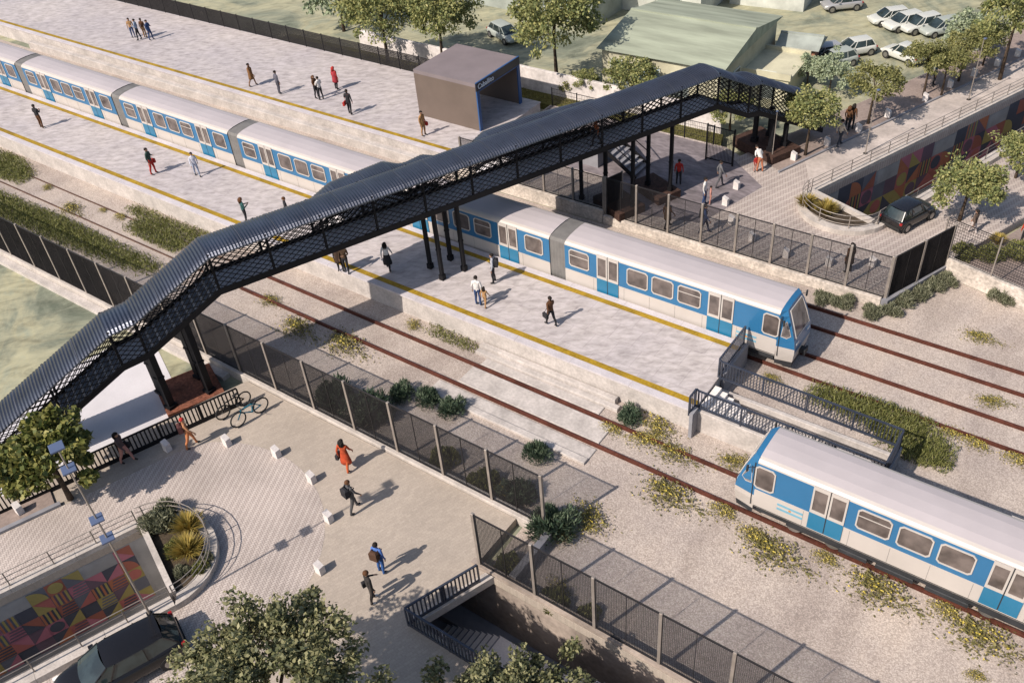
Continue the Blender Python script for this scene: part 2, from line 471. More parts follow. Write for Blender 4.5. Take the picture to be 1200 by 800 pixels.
# ------------------------------------------------------------------ platforms
PZ = 1.2
def platform(name, x0, x1, y0, y1, edges, label):
    o = struct(name, MB().box(x0, x1, y0, y1, -0.02, PZ-0.10), M['concrete'], label)
    top = MB().prism([(x0,y0-0.06),(x1+0.02,y0-0.06),(x1+0.02,y1+0.06),(x0,y1+0.06)], PZ-0.098, PZ)
    obj('deck', top, M['platform'], o)
    for ye, d in edges:
        cp = MB(); n = 0
        x = x1
        while x > x0:                                    # coping stones, each 3 m long
            a, b_ = sorted((ye, ye + d*0.34))
            cp.box(max(x0, x-2.98), x, a, b_, PZ-0.09, PZ+0.004)
            x -= 3.0
        obj('coping', cp, M['coping'], o)
        a, b_ = sorted((ye + d*0.36, ye + d*0.66))
        obj('yellow_line', MB().prism([(x0,a),(x1,a),(x1,b_),(x0,b_)], None, PZ+0.006), M['yellow'], o)
    return o
platform('island_platform', -150, -11.4, 25.42, 30.33, [(25.35,1),(30.40,-1)], 'long pale island platform with yellow edge lines')
platform('far_platform', -150, -33.2, 37.85, 46.3, [(37.78,1)], 'wide pale platform beyond the blue train')
# low concrete steps at the foot of the platform and level-crossing slabs
for nm, x0, x1, y0, y1, h in (('crossing_slab',-21.6,-15.2,24.20,24.70,0.06),('crossing_slab',-22.3,-14.6,24.72,25.02,0.18),('crossing_slab',-22.3,-14.9,25.04,25.33,0.34),
                              ('crossing_slab',-21.8,-14.3,22.72,23.90,0.07),('crossing_slab',-22.6,-14.2,21.75,22.38,0.06),('crossing_slab',-22.6,-14.2,21.40,21.72,0.13)):
    struct(nm, MB().bevbox(x0, x1, y0, y1, -0.01, h, 0.02), M['concrete'])
struct('wall_ledge', MB().bevbox(-80, -33.4, 37.25, 37.76, -0.01, 0.62, 0.03), M['concrete'])

# ------------------------------------------------------------------ tracks
def rail_mb(x0, x1, y):
    b = MB()
    for (w0, w1, z0, z1) in ((0.12,0.12,0.0,0.03),(0.04,0.04,0.03,0.10),(0.10,0.10,0.10,0.145)):
        b.box(x0, x1, y-w0/2, y+w0/2, z0, z1)
    return b
TRACKS = [(22.55,24.02,'rusty track in front of the island platform, nearest the lower plaza'),
          (30.85,32.30,'rusty track under the long blue train'),
          (34.32,35.72,'rusty track along the far boundary wall, beyond the long train')]
for ya, yb, lab in TRACKS:
    t = thing('railway_track', lab, 'track', (-45, (ya+yb)/2, 0), 0, 'railway tracks')
    for y in (ya, yb):
        if ya < 23:                                     # the left length lies sunk in the ballast, only its head shows
            obj('rail', MB().box(-105, 8.6, y-(ya+yb)/2-0.035, y-(ya+yb)/2+0.035, -0.02, 0.05), M['dull_rail'], t)
            obj('rail', rail_mb(8.62, 105, y-(ya+yb)/2), M['rust'], t)
        else: obj('rail', rail_mb(-105, 105, y-(ya+yb)/2), M['rust'], t)

# ------------------------------------------------------------------ walls along the railway
def wall_thing(name, label, mb, m, cat='wall', base=(0,0,0)):
    o = obj(name, mb, m); tag(o, label, cat); return o
wall_thing('boundary_wall', 'low rough whitish wall under the fence in front of the far plaza', MB().bevbox(-22.9,-7.62,37.27,37.70,0,0.52,0.02), M['rough_wall'])
wall_thing('boundary_wall', 'rough whitish wall beside the brick column plinths under the footbridge', MB().bevbox(-33.15,-22.95,37.3,37.71,0,0.80,0.02), M['rough_wall'])
wall_thing('boundary_wall', 'white wall with wire fence on top at the right edge', MB().prism([(-6.35,41.52),(-6.25,41.78),(-1.1,40.42),(40,31.9),(40,31.6),(-1.2,40.12)], 0, 0.95), M['rough_wall'])
wall_thing('boundary_wall', 'dark low wall under the black closing screen beside the car', MB().prism([(-7.60,37.28),(-7.30,37.28),SP(-19.92,37.0)[:2],SP(-20.14,37.0)[:2]], 0, 0.53), M['dark_conc'])
wall_thing('boundary_wall', 'long pale kerb wall under the near fence', MB().bevbox(-110,-13.45,17.47,17.83,-0.01,0.50,0.02), M['curb'])
wall_thing('retaining_wall', 'tall stained retaining wall beside the stairwell under the lower fence', MB().box(-14.95,9.5,14.84,15.10,-3.3,0.50), M['wall_warm'])
wall_thing('jog_wall', 'short grey concrete wall end closing the offset between the two near fences', MB().prism([(-13.40,15.12),(-13.12,15.12),(-13.12,17.44),(-13.40,17.44)], 0, 0.56), M['dark_conc'])
wall_thing('field_wall', 'narrow pale ledge at the foot of the near fence beside the green field', MB().box(-110,-31.4,17.05,17.45,-0.03,0.22), M['concrete'])

# ------------------------------------------------------------------ stairwell
o = struct('stairwell', MB().box(-18.4,-10.3,11.85,14.83,-3.5,-3.3), M['dark_conc'], 'sunken stairwell at the foot of the plaza')
obj('side_wall', MB().box(-18.4,9.2,11.60,11.845,-3.4,0.345), M['wall_warm'], o)
obj('side_wall', MB().box(-18.4,-14.96,14.84,15.08,-3.4,-0.035), M['wall_warm'], o)
obj('end_wall', MB().box(-18.65,-18.41,11.6,15.08,-3.4,-0.035), M['wall_warm'], o)
obj('edge_beam', MB().prism([(-15.35,11.85),(-14.98,11.86),(-13.88,14.80),(-14.25,14.80)], 0.05, 0.42), M['curb'], o)
M['stair_conc'] = mat('stair_concrete', (0.74,0.70,0.67), 0.85, 0.08, 1.5, grain=0.08)
for i in range(9):
    x = -13.25 - i*0.30
    st_ = obj('step', MB().box(x-0.298, x, 11.86, 14.0, -3.29, -1.87-i*0.165), M['stair_conc'], o)
    obj('nosing', MB().box(x-0.296, x-0.245, 11.9, 13.97, -1.869-i*0.165, -1.862-i*0.165), M['dark_conc'], st_)
st_ = obj('landing', MB().box(-13.24,-10.3,11.86,14.0,-3.29,-1.70), M['stair_conc'], o)
obj('nosing', MB().box(-13.235,-13.18,11.9,13.97,-1.699,-1.692), M['dark_conc'], st_)
obj('gutter', MB().box(-18.3,-9.0,14.02,14.82,-3.29,-2.9), M['dark_conc'], o)
for i in range(12):
    x = -10.28 + i*0.30
    obj('step', MB().box(x, x+0.298, 11.86, 14.0, -3.29, -1.53+i*0.165), M['stair_conc'], o)

# ------------------------------------------------------------------ grating fences
def grating(L, Hh, dense=False):
    b = MB()
    n = int(L/(0.05 if dense else 0.06)); dp = 0.03 if dense else 0.012
    for i in range(n+1):
        x = i*L/n
        b.box(x-0.002, x+0.002, -dp, dp, 0.03, Hh-0.03)
    z = 0.06
    while z < Hh-0.05:
        b.box(0, L, -0.005, 0.005, z-0.005, z+0.005); z += 0.062
    b.box(0, L, -0.026, 0.026, Hh-0.032, Hh); b.box(0, L, -0.026, 0.026, 0, 0.032)
    b.box(L/2-0.012, L/2+0.012, -0.034, -0.026, 0, Hh)
    return b
_panel = {}
def fence(label, pts, z, Hh, spacing, post_w=0.11, inset=0.06, name='grating_fence', post_mat='galv', posth=0.05, dense=False):
    """posts and grating panels along a polyline"""
    p0 = Vector((pts[0][0], pts[0][1], z))
    t = thing(name, label, 'fence', p0)
    pm = MB().bevbox(-post_w/2, post_w/2, -post_w/2, post_w/2, 0, Hh+posth, 0.01).mesh('post'); mats_on(pm, M[post_mat])
    for i in range(len(pts)-1):
        a = Vector((*pts[i][:2], z)); b_ = Vector((*pts[i+1][:2], z))
        Ltot = (b_-a).length; n = max(1, round(Ltot/spacing)); L = Ltot/n
        ang = math.atan2(b_.y-a.y, b_.x-a.x)
        for k in range(n + (1 if i == len(pts)-2 else 0)):
            link('post', pm, t, a + (b_-a)*(k/n) - p0, ang)
        key = (round(L,2), Hh, dense)
        if key not in _panel:
            me = grating(L-post_w-0.01, Hh, dense).mesh('mesh_panel'); mats_on(me, M['grate']); _panel[key] = me
        for k in range(n):
            d = (b_-a).normalized()
            link('mesh_panel', _panel[key], t, a + d*(k*L+post_w/2+0.005) - p0, ang)
    return t
fence('long dark grating fence between the plaza and the near track', [(-86.8,17.66),(-13.6,17.66)], 0.50, 2.75, 2.44)
fence('dark grating fence on the retaining wall above the stairwell', [(-14.62,14.97),(7.4,14.97)], 0.50, 2.75, 2.50)
fence('see-through grating fence in front of the far plaza with bollards', [(-22.85,37.5),(-7.5,37.5)], 0.52, 2.30, 1.92)
fence('black grating screen closing the far plaza beside the parked car', [(-7.46,37.5), tuple(SP(-20.03,36.75)[:2])], 0.54, 2.30, 2.05, post_w=0.12, dense=True)
fence('narrow black screen panel at the end of the far fence beside the brick plinths', [(-22.95,37.62), (-22.55,38.75)], 0.52, 2.1, 1.2, post_w=0.08, dense=True)
fence('grating fence above the rough wall beside the footbridge columns', [(-32.9,37.5),(-22.98,37.5)], 0.80, 2.0, 1.95)

def wire_fence(label, pts, z, Hh, spacing, name='wire_fence', dense=0.14, rows=0.16, pm='black', r=0.006):
    p0 = Vector((pts[0][0], pts[0][1], z))
    t = thing(name, label, 'fence', p0)
    me_p = MB().box(-0.03,0.03,-0.03,0.03,0,Hh+0.06).mesh('post'); mats_on(me_p, M[pm])
    cache = {}
    for i in range(len(pts)-1):
        a = Vector((*pts[i][:2], z)); b_ = Vector((*pts[i+1][:2], z))
        n = max(1, round((b_-a).length/spacing)); L = (b_-a).length/n; ang = math.atan2(b_.y-a.y, b_.x-a.x); d = (b_-a).normalized()
        if i not in cache:
            b = MB(); x = dense
            while x < L-0.03: b.box(x-r, x+r, -r, r, 0.04, Hh); x += dense
            zz = 0.06
            while zz < Hh: b.box(0.03, L-0.03, -r*1.5, r*1.5, zz-r, zz+r); zz += rows
            b.box(0.03, L-0.03, -0.015, 0.015, Hh-0.03, Hh)
            me = b.mesh('mesh_panel'); mats_on(me, M['grate']); cache[i] = me
        for k in range(n):
            link('post', me_p, t, a + d*(k*L) - p0, ang)
            link('mesh_panel', cache[i], t, a + d*(k*L) - p0, ang)
    link('post', me_p, t, Vector((*pts[-1][:2], z)) - p0, 0)
    return t
wire_fence('low dark mesh fence along the back of the far platform', [(-84.0,46.22),(-39.6,46.22)], 1.2, 1.30, 1.95, dense=0.06, rows=0.12, r=0.012)
wire_fence('thin wire fence along the grass verge behind the footbridge', [(-33.0,47.45),(-21.2,47.45)], 0.5, 1.25, 1.95, dense=0.12, rows=0.3)
wire_fence('wire fence on the white wall at the right edge', [(-6.3,41.62),(-1.2,40.28),(3.5,39.3)], 0.95, 2.1, 2.4, pm='galv', dense=0.11)
gt = thing('mesh_gate', 'tall black mesh gate standing open on the forecourt under the footbridge', 'gate', (*G(827,187,0.51)[:2],0.51))
ga = G(827,187,0.51); gb = G(858,195,0.51)
gl = (gb-ga).length; gang = math.atan2(gb.y-ga.y, gb.x-ga.x)
gb_ = MB()
for x in (0.0, gl): gb_.box(x-0.04, x+0.04, -0.04, 0.04, 0, 2.35)
obj('gate_frame', gb_.box(0.04,gl-0.04,-0.02,0.02,0.12,0.17).box(0.04,gl-0.04,-0.02,0.02,2.2,2.25), M['black'], gt, (0,0,0), gang)
gb_ = MB(); x = 0.10
while x < gl-0.05: gb_.box(x-0.008,x+0.008,-0.02,0.02,0.17,2.2); x += 0.09
obj('gate_mesh', gb_, M['grate'], gt, (0,0,0), gang)
wall_thing('garden_wall', 'long whitewashed wall behind the grass verge and trees', MB().bevbox(-52,-21.5,49.0,49.25,-0.03,2.0,0.02), M['wwall'])

# ------------------------------------------------------------------ railings with bars
def railing(label, pts, Hh, name='railing', spacing=0.14, m='black', posts=True, bw=0.022, plinth=False, cat='railing', post_every=1.8, kick=0.06):
    p0 = Vector(pts[0])
    t = thing(name, label, cat, p0)
    rail = MB(); low = MB(); bars = MB(); pb = []
    for i in range(len(pts)-1):
        a = Vector(pts[i])-p0; b_ = Vector(pts[i+1])-p0
        up = Vector((0,0,1)); L = (b_-a).length; d = (b_-a)/L
        rail.bar(a+up*Hh, b_+up*Hh, 0.075, 0.055); low.bar(a+up*0.10, b_+up*0.10, 0.05, kick)
        n = int(L/spacing)
        for k in range(1, n):
            p = a + d*(L*k/n)
            bars.box(p.x-bw/2, p.x+bw/2, p.y-bw/2, p.y+bw/2, p.z+0.12, p.z+Hh-0.027)
        np_ = max(1, round(L/post_every))
        for k in range(np_+ (1 if i == len(pts)-2 else 0)):
            pb.append(a + d*(L*k/np_))
    obj('handrail', rail, M[m], t); obj('bottom_rail', low, M[m], t)
    o = obj('bars', bars, M[m], t); o['kind'] = 'stuff'
    pm = MB().box(-0.028,0.028,-0.028,0.028,-0.01,Hh-0.03).mesh('post'); mats_on(pm, M[m])
    for p in pb: link('post', pm, t, p)
    return t
railing('dark railing with pale gaps along the plaza edge of the stairwell', [(-14.18,14.35,0.41),(-15.22,11.62,0.36),(-6.0,11.62,0.36)], 1.02, m='navy', spacing=0.15, bw=0.045, kick=0.14)
bl = [SP(-32.85,s,0.36) for s in (-20,-12,-4,5.0)]
railing('long black balustrade between the bicycles and the footbridge leg', bl, 1.0, name='balustrade', spacing=0.17, bw=0.05, kick=0.2)
bl = None
# ------------------------------------------------------------------ stairs at the end of the island platform
et = struct('platform_steps', MB().box(-11.36,-9.55,25.75,27.55,-0.01,0.02), M['concrete'], 'steps and walled path at the end of the island platform')
for i in range(6):
    x = -11.34 + i*0.30
    obj('step', MB().box(x, x+0.295, 25.95, 27.35, 0.021, 1.06-i*0.17), M['stair_conc'], et)
obj('path_slab', MB().box(-9.53,-3.95,25.75,27.65,-0.01,0.10), M['concrete'], et)
obj('side_wall', MB().bevbox(-11.36,-3.9,25.52,25.74,-0.01,1.12,0.02), M['concrete'], et)
obj('side_wall', MB().bevbox(-11.36,-3.9,27.66,27.86,-0.01,0.55,0.02), M['concrete'], et)
obj('end_wall', MB().box(-3.88,-3.70,25.5,27.88,-0.01,1.0), M['dark_conc'], et)
obj('wing_wall', MB().box(-11.37,-11.22,25.0,25.50,-0.01,1.35), M['dark_conc'], et)
obj('wing_wall', MB().prism([(-11.37,28.0),(-11.22,28.0),(-11.22,30.38),(-11.37,30.38)], -0.01, 1.23), M['dark_conc'], et)
railing('black barred railing on the near side of the steps at the platform end', [(-11.42,25.05,1.2),(-11.42,25.63,1.2),(-11.30,25.63,1.14),(-3.79,25.63,1.10)], 1.0, m='navy', spacing=0.13, bw=0.032, kick=0.09)
railing('black barred railing on the far side of the steps at the platform end', [(-11.42,30.30,1.2),(-11.42,27.76,1.2),(-11.30,27.76,1.10),(-3.79,27.76,1.0)], 1.0, m='navy', spacing=0.13, bw=0.032, kick=0.09)
railing('short black railing across the far end of the stepped path', [(-3.79,25.80,1.0),(-3.79,27.6,1.0)], 1.05, m='navy', spacing=0.13, bw=0.032, kick=0.09)

# ------------------------------------------------------------------ underpasses with murals
MUR = {k: mat('mural_'+k, c, 0.8, 0.12, 1.0) for k, c in dict(
    pink=(0.38,0.145,0.19), coral=(0.38,0.13,0.115), orange=(0.37,0.145,0.08), olive=(0.32,0.27,0.10),
    navy=(0.068,0.074,0.098), slate=(0.13,0.138,0.17), plum=(0.13,0.09,0.12), rust=(0.30,0.11,0.08)).items()}
MK = list(MUR); ML = [MUR[k] for k in MK]
def mural_mb(S0, S1, Z0, Z1, cell, seed, origin_c):
    """coloured square cells with circles, triangles and bars, painted on the wall plane"""
    rnd = random.Random(seed); b = MB()
    def P3(s, z, off): return SP(origin_c+off, s, z)
    def poly(pts, mi, off): b.face([P3(s, z, off) for s, z in pts], mi)
    nx = int((S1-S0)/cell); nz = int((Z1-Z0)/cell+0.01)
    I = {k: i for i, k in enumerate(MK)}
    warm = ['pink','coral','orange','rust','olive','pink','olive']; cold = ['navy','slate','plum','navy']
    for i in range(nx):
        for j in range(nz):
            s0 = S0 + i*cell; z0 = Z0 + j*cell; s1 = s0+cell; z1 = z0+cell
            if j == nz-1 and (i*7+seed) % 5 in (0,3): continue
            k = (0,1,2,5,4,5,6,0,3)[(i*3 + j*5 + rnd.randrange(3)) % 9] if seed < 5 else (2,5,0,6,5,2,4,0,1)[(i*3 + j*5 + rnd.randrange(3)) % 9]
            w = I[rnd.choice(warm)]; w2 = I[rnd.choice(warm)]; c = I[rnd.choice(cold)]
            o1, o2 = 0.004, 0.008
            if k in (0,):
                poly([(s0,z0),(s1,z0),(s1,z1),(s0,z1)], c, o1)
            elif k == 1:
                poly([(s0,z0),(s1,z0),(s1,z1),(s0,z1)], w, o1)
                poly([(s0+cell/2+cell*0.42*math.cos(a*math.pi/9), z0+cell/2+cell*0.42*math.sin(a*math.pi/9)) for a in range(18)], c if rnd.random()<0.5 else w2, o2)
            elif k == 2:
                poly([(s0,z0),(s1,z0),(s1,z1),(s0,z1)], w, o1); poly([(s0,z0),(s1,z0),(s0,z1)], w2 if w2 != w else c, o2)
            elif k == 3:
                poly([(s0,z0),(s1,z0),(s1,z1),(s0,z1)], w, o1)
                for q in range(4):
                    a = z0 + cell*(0.06+0.24*q); poly([(s0+cell*0.08*q,a),(s1,a),(s1,a+cell*0.12),(s0+cell*0.08*q+0.05,a+cell*0.12)], c, o2)
            elif k == 4:
                poly([(s0,z0),(s1,z0),(s1,z1),(s0,z1)], c, o1)
                for q in range(4):
                    a = s0 + cell*(0.04+0.25*q); poly([(a,z0),(a+cell*0.13,z0),(a+cell*0.13,z1),(a,z1)], I['olive'] if q%2 else I['orange'], o2)
            elif k == 5:
                poly([(s0,z0),(s1,z0),(s1,z1),(s0,z1)], c, o1); poly([(s0,z0),(s1,z0),(s1,z1)], w, o2)
            else:
                poly([(s0,z0),(s1,z0),(s1,z1),(s0,z1)], c, o1)
                n = 10
                poly([(s0,z0)]+[(s0+cell*0.95*math.cos(a*math.pi/2/n), z0+cell*0.95*math.sin(a*math.pi/2/n)) for a in range(n+1)], w, o2)
    return b

def rails_along(parent, pts, hs, m='galv', r=0.018, post=1.6, ph=None):
    pts = [Vector(p) for p in pts]
    for h in hs:
        obj('rail', MB().tube([p+Vector((0,0,h)) for p in pts], r, 6), M[m], parent)
    pm = MB().box(-0.02,0.02,-0.02,0.02,0,(ph or max(hs))).mesh('post'); mats_on(pm, M[m])
    acc = 0.0; link('post', pm, parent, pts[0])
    for i in range(len(pts)-1):
        d = (pts[i+1]-pts[i]).length
        if acc + d > post:
            k = 1
            while acc + d >= post*k:
                link('post', pm, parent, pts[i].lerp(pts[i+1], (post*k-acc)/d)); k += 1
            acc = (acc+d) % post
        else: acc += d

def stadium(cc, hw, s_base, s_dir, s_len, n=14):
    return [(cc + hw*math.cos(math.pi*k/n), s_base + s_dir*s_len*math.sin(math.pi*k/n)) for k in range(n+1)]

M['mural_base'] = mat('grey_mural_wall', (0.30,0.305,0.31), 0.85, 0.2, 0.8)
def underpass(label_w, cL, cR, cR2, s_portal, s_end, zg, depth, sdir, seed, cell):
    """sunk road with a mural on its left wall, parapets and a rounded planter at its head"""
    w = thing('underpass', label_w, 'underpass', SP((cL+cR)/2, s_portal, zg))
    inv = Matrix.Translation(-SP((cL+cR)/2, s_portal, zg))
    def add(nm, mb, m, par=w):
        mb.v = [tuple(inv @ Vector(p)) for p in mb.v] if par is w else mb.v
        return obj(nm, mb, m, par)
    s0, s1 = sorted((s_portal, s_end))
    zb = zg - depth
    add('mural_wall', MB().prism([SP(cL-0.25,s0)[:2],SP(cL-0.003,s0)[:2],SP(cL-0.003,s1)[:2],SP(cL-0.25,s1)[:2]], zb, zg+0.02), M['mural_base'])
    mb = mural_mb(s0+0.1, s1-0.1, zg-0.45-cell*int((depth-0.65)/cell), zg-0.45, cell, seed, cL)
    mo = add('mural', mb, ML)
    e_c = cR if sdir < 0 else cR2
    add('plain_wall', MB().prism([SP(cR+0.003,s_portal)[:2],SP(cR+0.25,s_portal)[:2],SP(cR2+0.25,s_end)[:2],SP(cR2+0.003,s_end)[:2]], zb, zg+0.02), M['concrete'])
    pw = sorted((s_portal, s_portal - sdir*0.22))
    add('portal_wall', MB().prism([SP(cL,pw[0])[:2],SP(cR,pw[0])[:2],SP(cR,pw[1])[:2],SP(cL,pw[1])[:2]], zb+0.05, zg+0.42), M['curb'])
    rb = MB(); rb.face([SP(cL-0.02,s_portal,zb+0.1),SP(cR+0.2,s_portal,zb+0.1),SP(cR2+0.2,s_end,zb+1.6),SP(cL-0.02,s_end,zb+1.6)]); add('roadway', rb, M['asphalt'])
    # parapet kerbs in segments
    def kerb(ca, cb, ca2, cb2, top):
        n = max(1, int(abs(s_end-s_portal)/2.4))
        for k in range(n):
            f0 = k/n; f1 = (k+1)/n - 0.008/abs(s_end-s_portal)*1.2
            q = []
            for f, (c0, c1) in ((f0,(0,1)),(f1,(1,0))):
                s = s_portal + (s_end-s_portal)*f
                L_ = ca + (ca2-ca)*f; R_ = cb + (cb2-cb)*f
                q += [SP((L_,R_)[c0],s)[:2], SP((L_,R_)[c1],s)[:2]]
            add('parapet_stone', MB().prism(q, zg-0.02, top), M['curb'])
    kerb(cL-0.34, cL-0.004, cL-0.34, cL-0.004, zg+0.22)
    kerb(cR+0.004, cR+0.52, cR2+0.004, cR2+0.52, zg+0.30)
    base = SP((cL+cR)/2, s_portal, zg)
    rails_along(w, [SP(cL-0.17,s_portal,zg+0.2)-base, SP(cL-0.17,s_end,zg+0.2)-base], (0.28,0.52,0.76))
    rails_along(w, [SP(cR+0.2,s_portal,zg+0.28)-base, SP(cR2+0.2,s_end,zg+0.28)-base], (0.28,0.52,0.76))
    # rounded head
    hw = (cR-cL)/2; cc_ = (cL+cR)/2
    out = [SP(c, s) for c, s in stadium(cc_+0.09, hw+0.43, s_portal, -sdir, 2.35)]
    inn = [SP(c, s) for c, s in stadium(cc_, hw-0.02, s_portal-sdir*0.24, -sdir, 1.62)]
    for k in range(0, 14, 2):
        a = [out[k][:2], out[k+1][:2], out[k+2][:2], inn[k+2][:2], inn[k+1][:2], inn[k][:2]]
        add('parapet_stone', MB().prism(a, zg-0.02, zg+0.28), M['curb'])
    add('planting_soil', MB().prism([p[:2] for p in inn], zg-0.3, zg+0.16), M['soil'])
    mid = [out[k].lerp(inn[k],0.5) for k in range(15)]
    rails_along(w, [Vector((p.x,p.y,zg+0.27))-base for p in mid], (0.25,0.5,0.76))
    return w
underpass('near underpass ramp with geometric pink and orange mural in the lower left corner', -28.5, -24.45, -24.45, -0.9, -30, 0.36, 4.6, -1, 3, 0.66)
underpass('far underpass ramp with red and navy mural behind the parked car', -28.6, -24.5, -26.2, 37.0, 72, 0.50, 4.4, 1, 8, 1.05)

# ------------------------------------------------------------------ covered footbridge
M['roof_rib'] = mat('ribbed_bridge_roof', (0.115,0.125,0.155), 0.28, 0.22, 0.8, metal=0.85, spec=0.5)
M['seam'] = mat('grey_roof_seam', (0.13,0.14,0.17), 0.45, 0.3, 2.0, metal=0.4)
def bridge_tube(parent, path, c0, hw, inv, lattice=0.40, bays=2.6, wall=1.92, rise=0.27, rib=0.14, deck=True, posts=True, bar=0.036, sl=0.62):
    """path: (s, z of underside) corner points of one straight-in-plan covered way"""
    S = [p[0] for p in path]
    def zf(s):
        for i in range(len(path)-1):
            if path[i][0] <= s <= path[i+1][0]:
                f = (s-path[i][0])/(path[i+1][0]-path[i][0]); return path[i][1]+f*(path[i+1][1]-path[i][1])
        return path[-1][1]
    def add(nm, mb, m, par=None, sm=False):
        mb.v = [tuple(inv @ Vector(p)) for p in mb.v]
        return obj(nm, mb, m, par or parent, smooth=sm)
    for i in range(len(path)-1):
        (sa, za), (sb, zb) = path[i], path[i+1]
        L = sb-sa
        # roof: barrel of transverse ribs
        n = max(2, int(L/rib)); b = MB(); K = 14; vs = []; fs = []
        for j in range(2*n+1):
            s = sa + L*j/(2*n); h = 0.0 if j % 2 == 0 else 0.036
            z0 = za+(zb-za)*(j/(2*n)) + wall
            for k in range(K+1):
                a = math.pi*k/K
                cx = -math.cos(a); sz = math.sin(a)
                sgn = 1 if cx >= 0 else -1
                c = c0 + sgn*abs(cx)**0.85*(hw+0.05+h); z = z0 + sz*(rise+h) - 0.03
                vs.append(BP(c, s, z))
        for j in range(2*n):
            for k in range(K):
                fs.append((j*(K+1)+k, (j+1)*(K+1)+k, (j+1)*(K+1)+k+1, j*(K+1)+k+1))
        b.mesh_(vs, fs); add('roof', b, M['roof_rib'])
        ns_ = int(L/1.62)
        for j in range(1, ns_+1):
            s = sa + L*j/(ns_+1); z0 = za+(zb-za)*(j/(ns_+1)) + wall; q = MB(); pr = []
            for k in range(K+1):
                aa = math.pi*k/K; cx = -math.cos(aa); sgn = 1 if cx >= 0 else -1
                pr.append((c0 + sgn*abs(cx)**0.85*(hw+0.098), z0 + math.sin(aa)*(rise+0.05) - 0.03))
            for k in range(K):
                q.face([BP(pr[k][0],s-0.016,pr[k][1]),BP(pr[k][0],s+0.016,pr[k][1]),BP(pr[k+1][0],s+0.016,pr[k+1][1]),BP(pr[k+1][0],s-0.016,pr[k+1][1])])
            add('roof_seam', q, M['seam'])
        if deck:
            fl = MB(); fl.face([BP(c0-hw+0.11,sa,za+0.146),BP(c0+hw-0.11,sa,za+0.146),BP(c0+hw-0.11,sb,zb+0.146),BP(c0-hw+0.11,sb,zb+0.146)])
            add('floor', fl, M['mauve'])
            b = MB()
            for cc0, cc1, d0, d1 in ((c0-hw, c0+hw, 0.02, 0.14), (c0-hw-0.02, c0-hw+0.10, 0.0, 0.26), (c0+hw-0.10, c0+hw+0.02, 0.0, 0.26)):
                q = [BP(cc0,sa,za+d0),BP(cc1,sa,za+d0),BP(cc1,sb,zb+d0),BP(cc0,sb,zb+d0),BP(cc0,sa,za+d1),BP(cc1,sa,za+d1),BP(cc1,sb,zb+d1),BP(cc0,sb,zb+d1)]
                b.mesh_(q, [(0,3,2,1),(4,5,6,7),(0,1,5,4),(1,2,6,5),(2,3,7,6),(3,0,4,7)])
            add('deck', b, M['black'])
            if abs(zb-za) > 0.5:
                ns = max(2, int(abs(zb-za)/0.17))
                for q_ in range(ns):
                    f0 = q_/ns; f1 = (q_+1)/ns
                    zlo = min(za+(zb-za)*f0, za+(zb-za)*f1)+0.16
                    zz = [BP(c0-hw+0.12,sa+L*f0),BP(c0+hw-0.12,sa+L*f0),BP(c0+hw-0.12,sa+L*f1),BP(c0-hw+0.12,sa+L*f1)]
                    add('step', MB().prism([p[:2] for p in zz], zlo, zlo+0.12), M['dark_conc'])
        # side lattice by bays, diamonds sheared along the slope
        nb = max(1, round(L/bays)); Lb = L/nb
        for side in (-1, 1):
            c = c0 + side*hw
            for k in range(nb):
                a0 = sa + k*Lb; b = MB()
                h0, h1 = 0.24, wall
                Hh = h1-h0; Hs = Hh/sl; m_ = int((Lb+Hs)/lattice)+1
                for dirn in (1, -1):
                    off = 0.012*dirn
                    for q_ in range(m_+1):
                        x0 = -Hs + q_*lattice
                        # line x = x0 + t, h = sl*t   clipped to the bay
                        t0 = max(0.0, -x0); t1 = min(Hs, Lb-x0)
                        if t1-t0 < 0.03: continue
                        pa = (x0+t0, sl*t0); pb = (x0+t1, sl*t1)
                        if dirn < 0: pa = (Lb-pa[0], pa[1]); pb = (Lb-pb[0], pb[1])
                        A = BP(c+off, a0+pa[0], zf(a0+pa[0])+h0+pa[1]); B_ = BP(c+off, a0+pb[0], zf(a0+pb[0])+h0+pb[1])
                        b.bar(A, B_, 0.016, bar, up=BP(0,-0.7*dirn,0.7))
                add('lattice_panel', b, M['black'])
                if posts:
                    b = MB(); p = BP(c-side*0.05, a0, zf(a0)); b.box(p.x-0.045,p.x+0.045,p.y-0.045,p.y+0.045,p.z+0.2,p.z+wall+0.12)
                    add('frame_post', b, M['black'])
            b = MB(); b.bar(BP(c,sa,za+wall-0.01), BP(c,sb,zb+wall-0.01), 0.07, 0.07); b.bar(BP(c,sa,za+0.27), BP(c,sb,zb+0.27), 0.05, 0.05)
            add('edge_beam', b, M['black'])
    return zf

CB = -35.64
br = thing('footbridge', 'long dark covered footbridge with ribbed barrel roof and diamond lattice sides', 'footbridge', BP(CB, 14, 0))
binv = Matrix.Translation(-BP(CB, 14, 0))
ZB = 5.10
BPATH = [(-6.4,0.40),(-0.55,3.22),(0.55,3.33),(4.25,ZB),(32.0,ZB),(34.3,3.85),(35.1,3.75),(40.5,0.95)]
bridge_tube(br, BPATH, CB, 0.88, binv)
def column(par, p, z0, z1, w=0.17, plinth=0.30, inv=binv, taper=None):
    b = MB(); p = Vector((p[0],p[1],0))
    b.prism([(p.x-w/2,p.y-w/2),(p.x+w/2,p.y-w/2),(p.x+w/2,p.y+w/2),(p.x-w/2,p.y+w/2)], z0, z1)
    b.box(p.x-w*0.75,p.x+w*0.75,p.y-w*0.75,p.y+w*0.75,z0,z0+plinth)
    b.box(p.x-w*0.60,p.x+w*0.60,p.y-w*0.60,p.y+w*0.60,z0+1.75,z0+1.84)
    b.v = [tuple(inv @ Vector(q)) for q in b.v]
    return obj('column', b, M['black'], par)
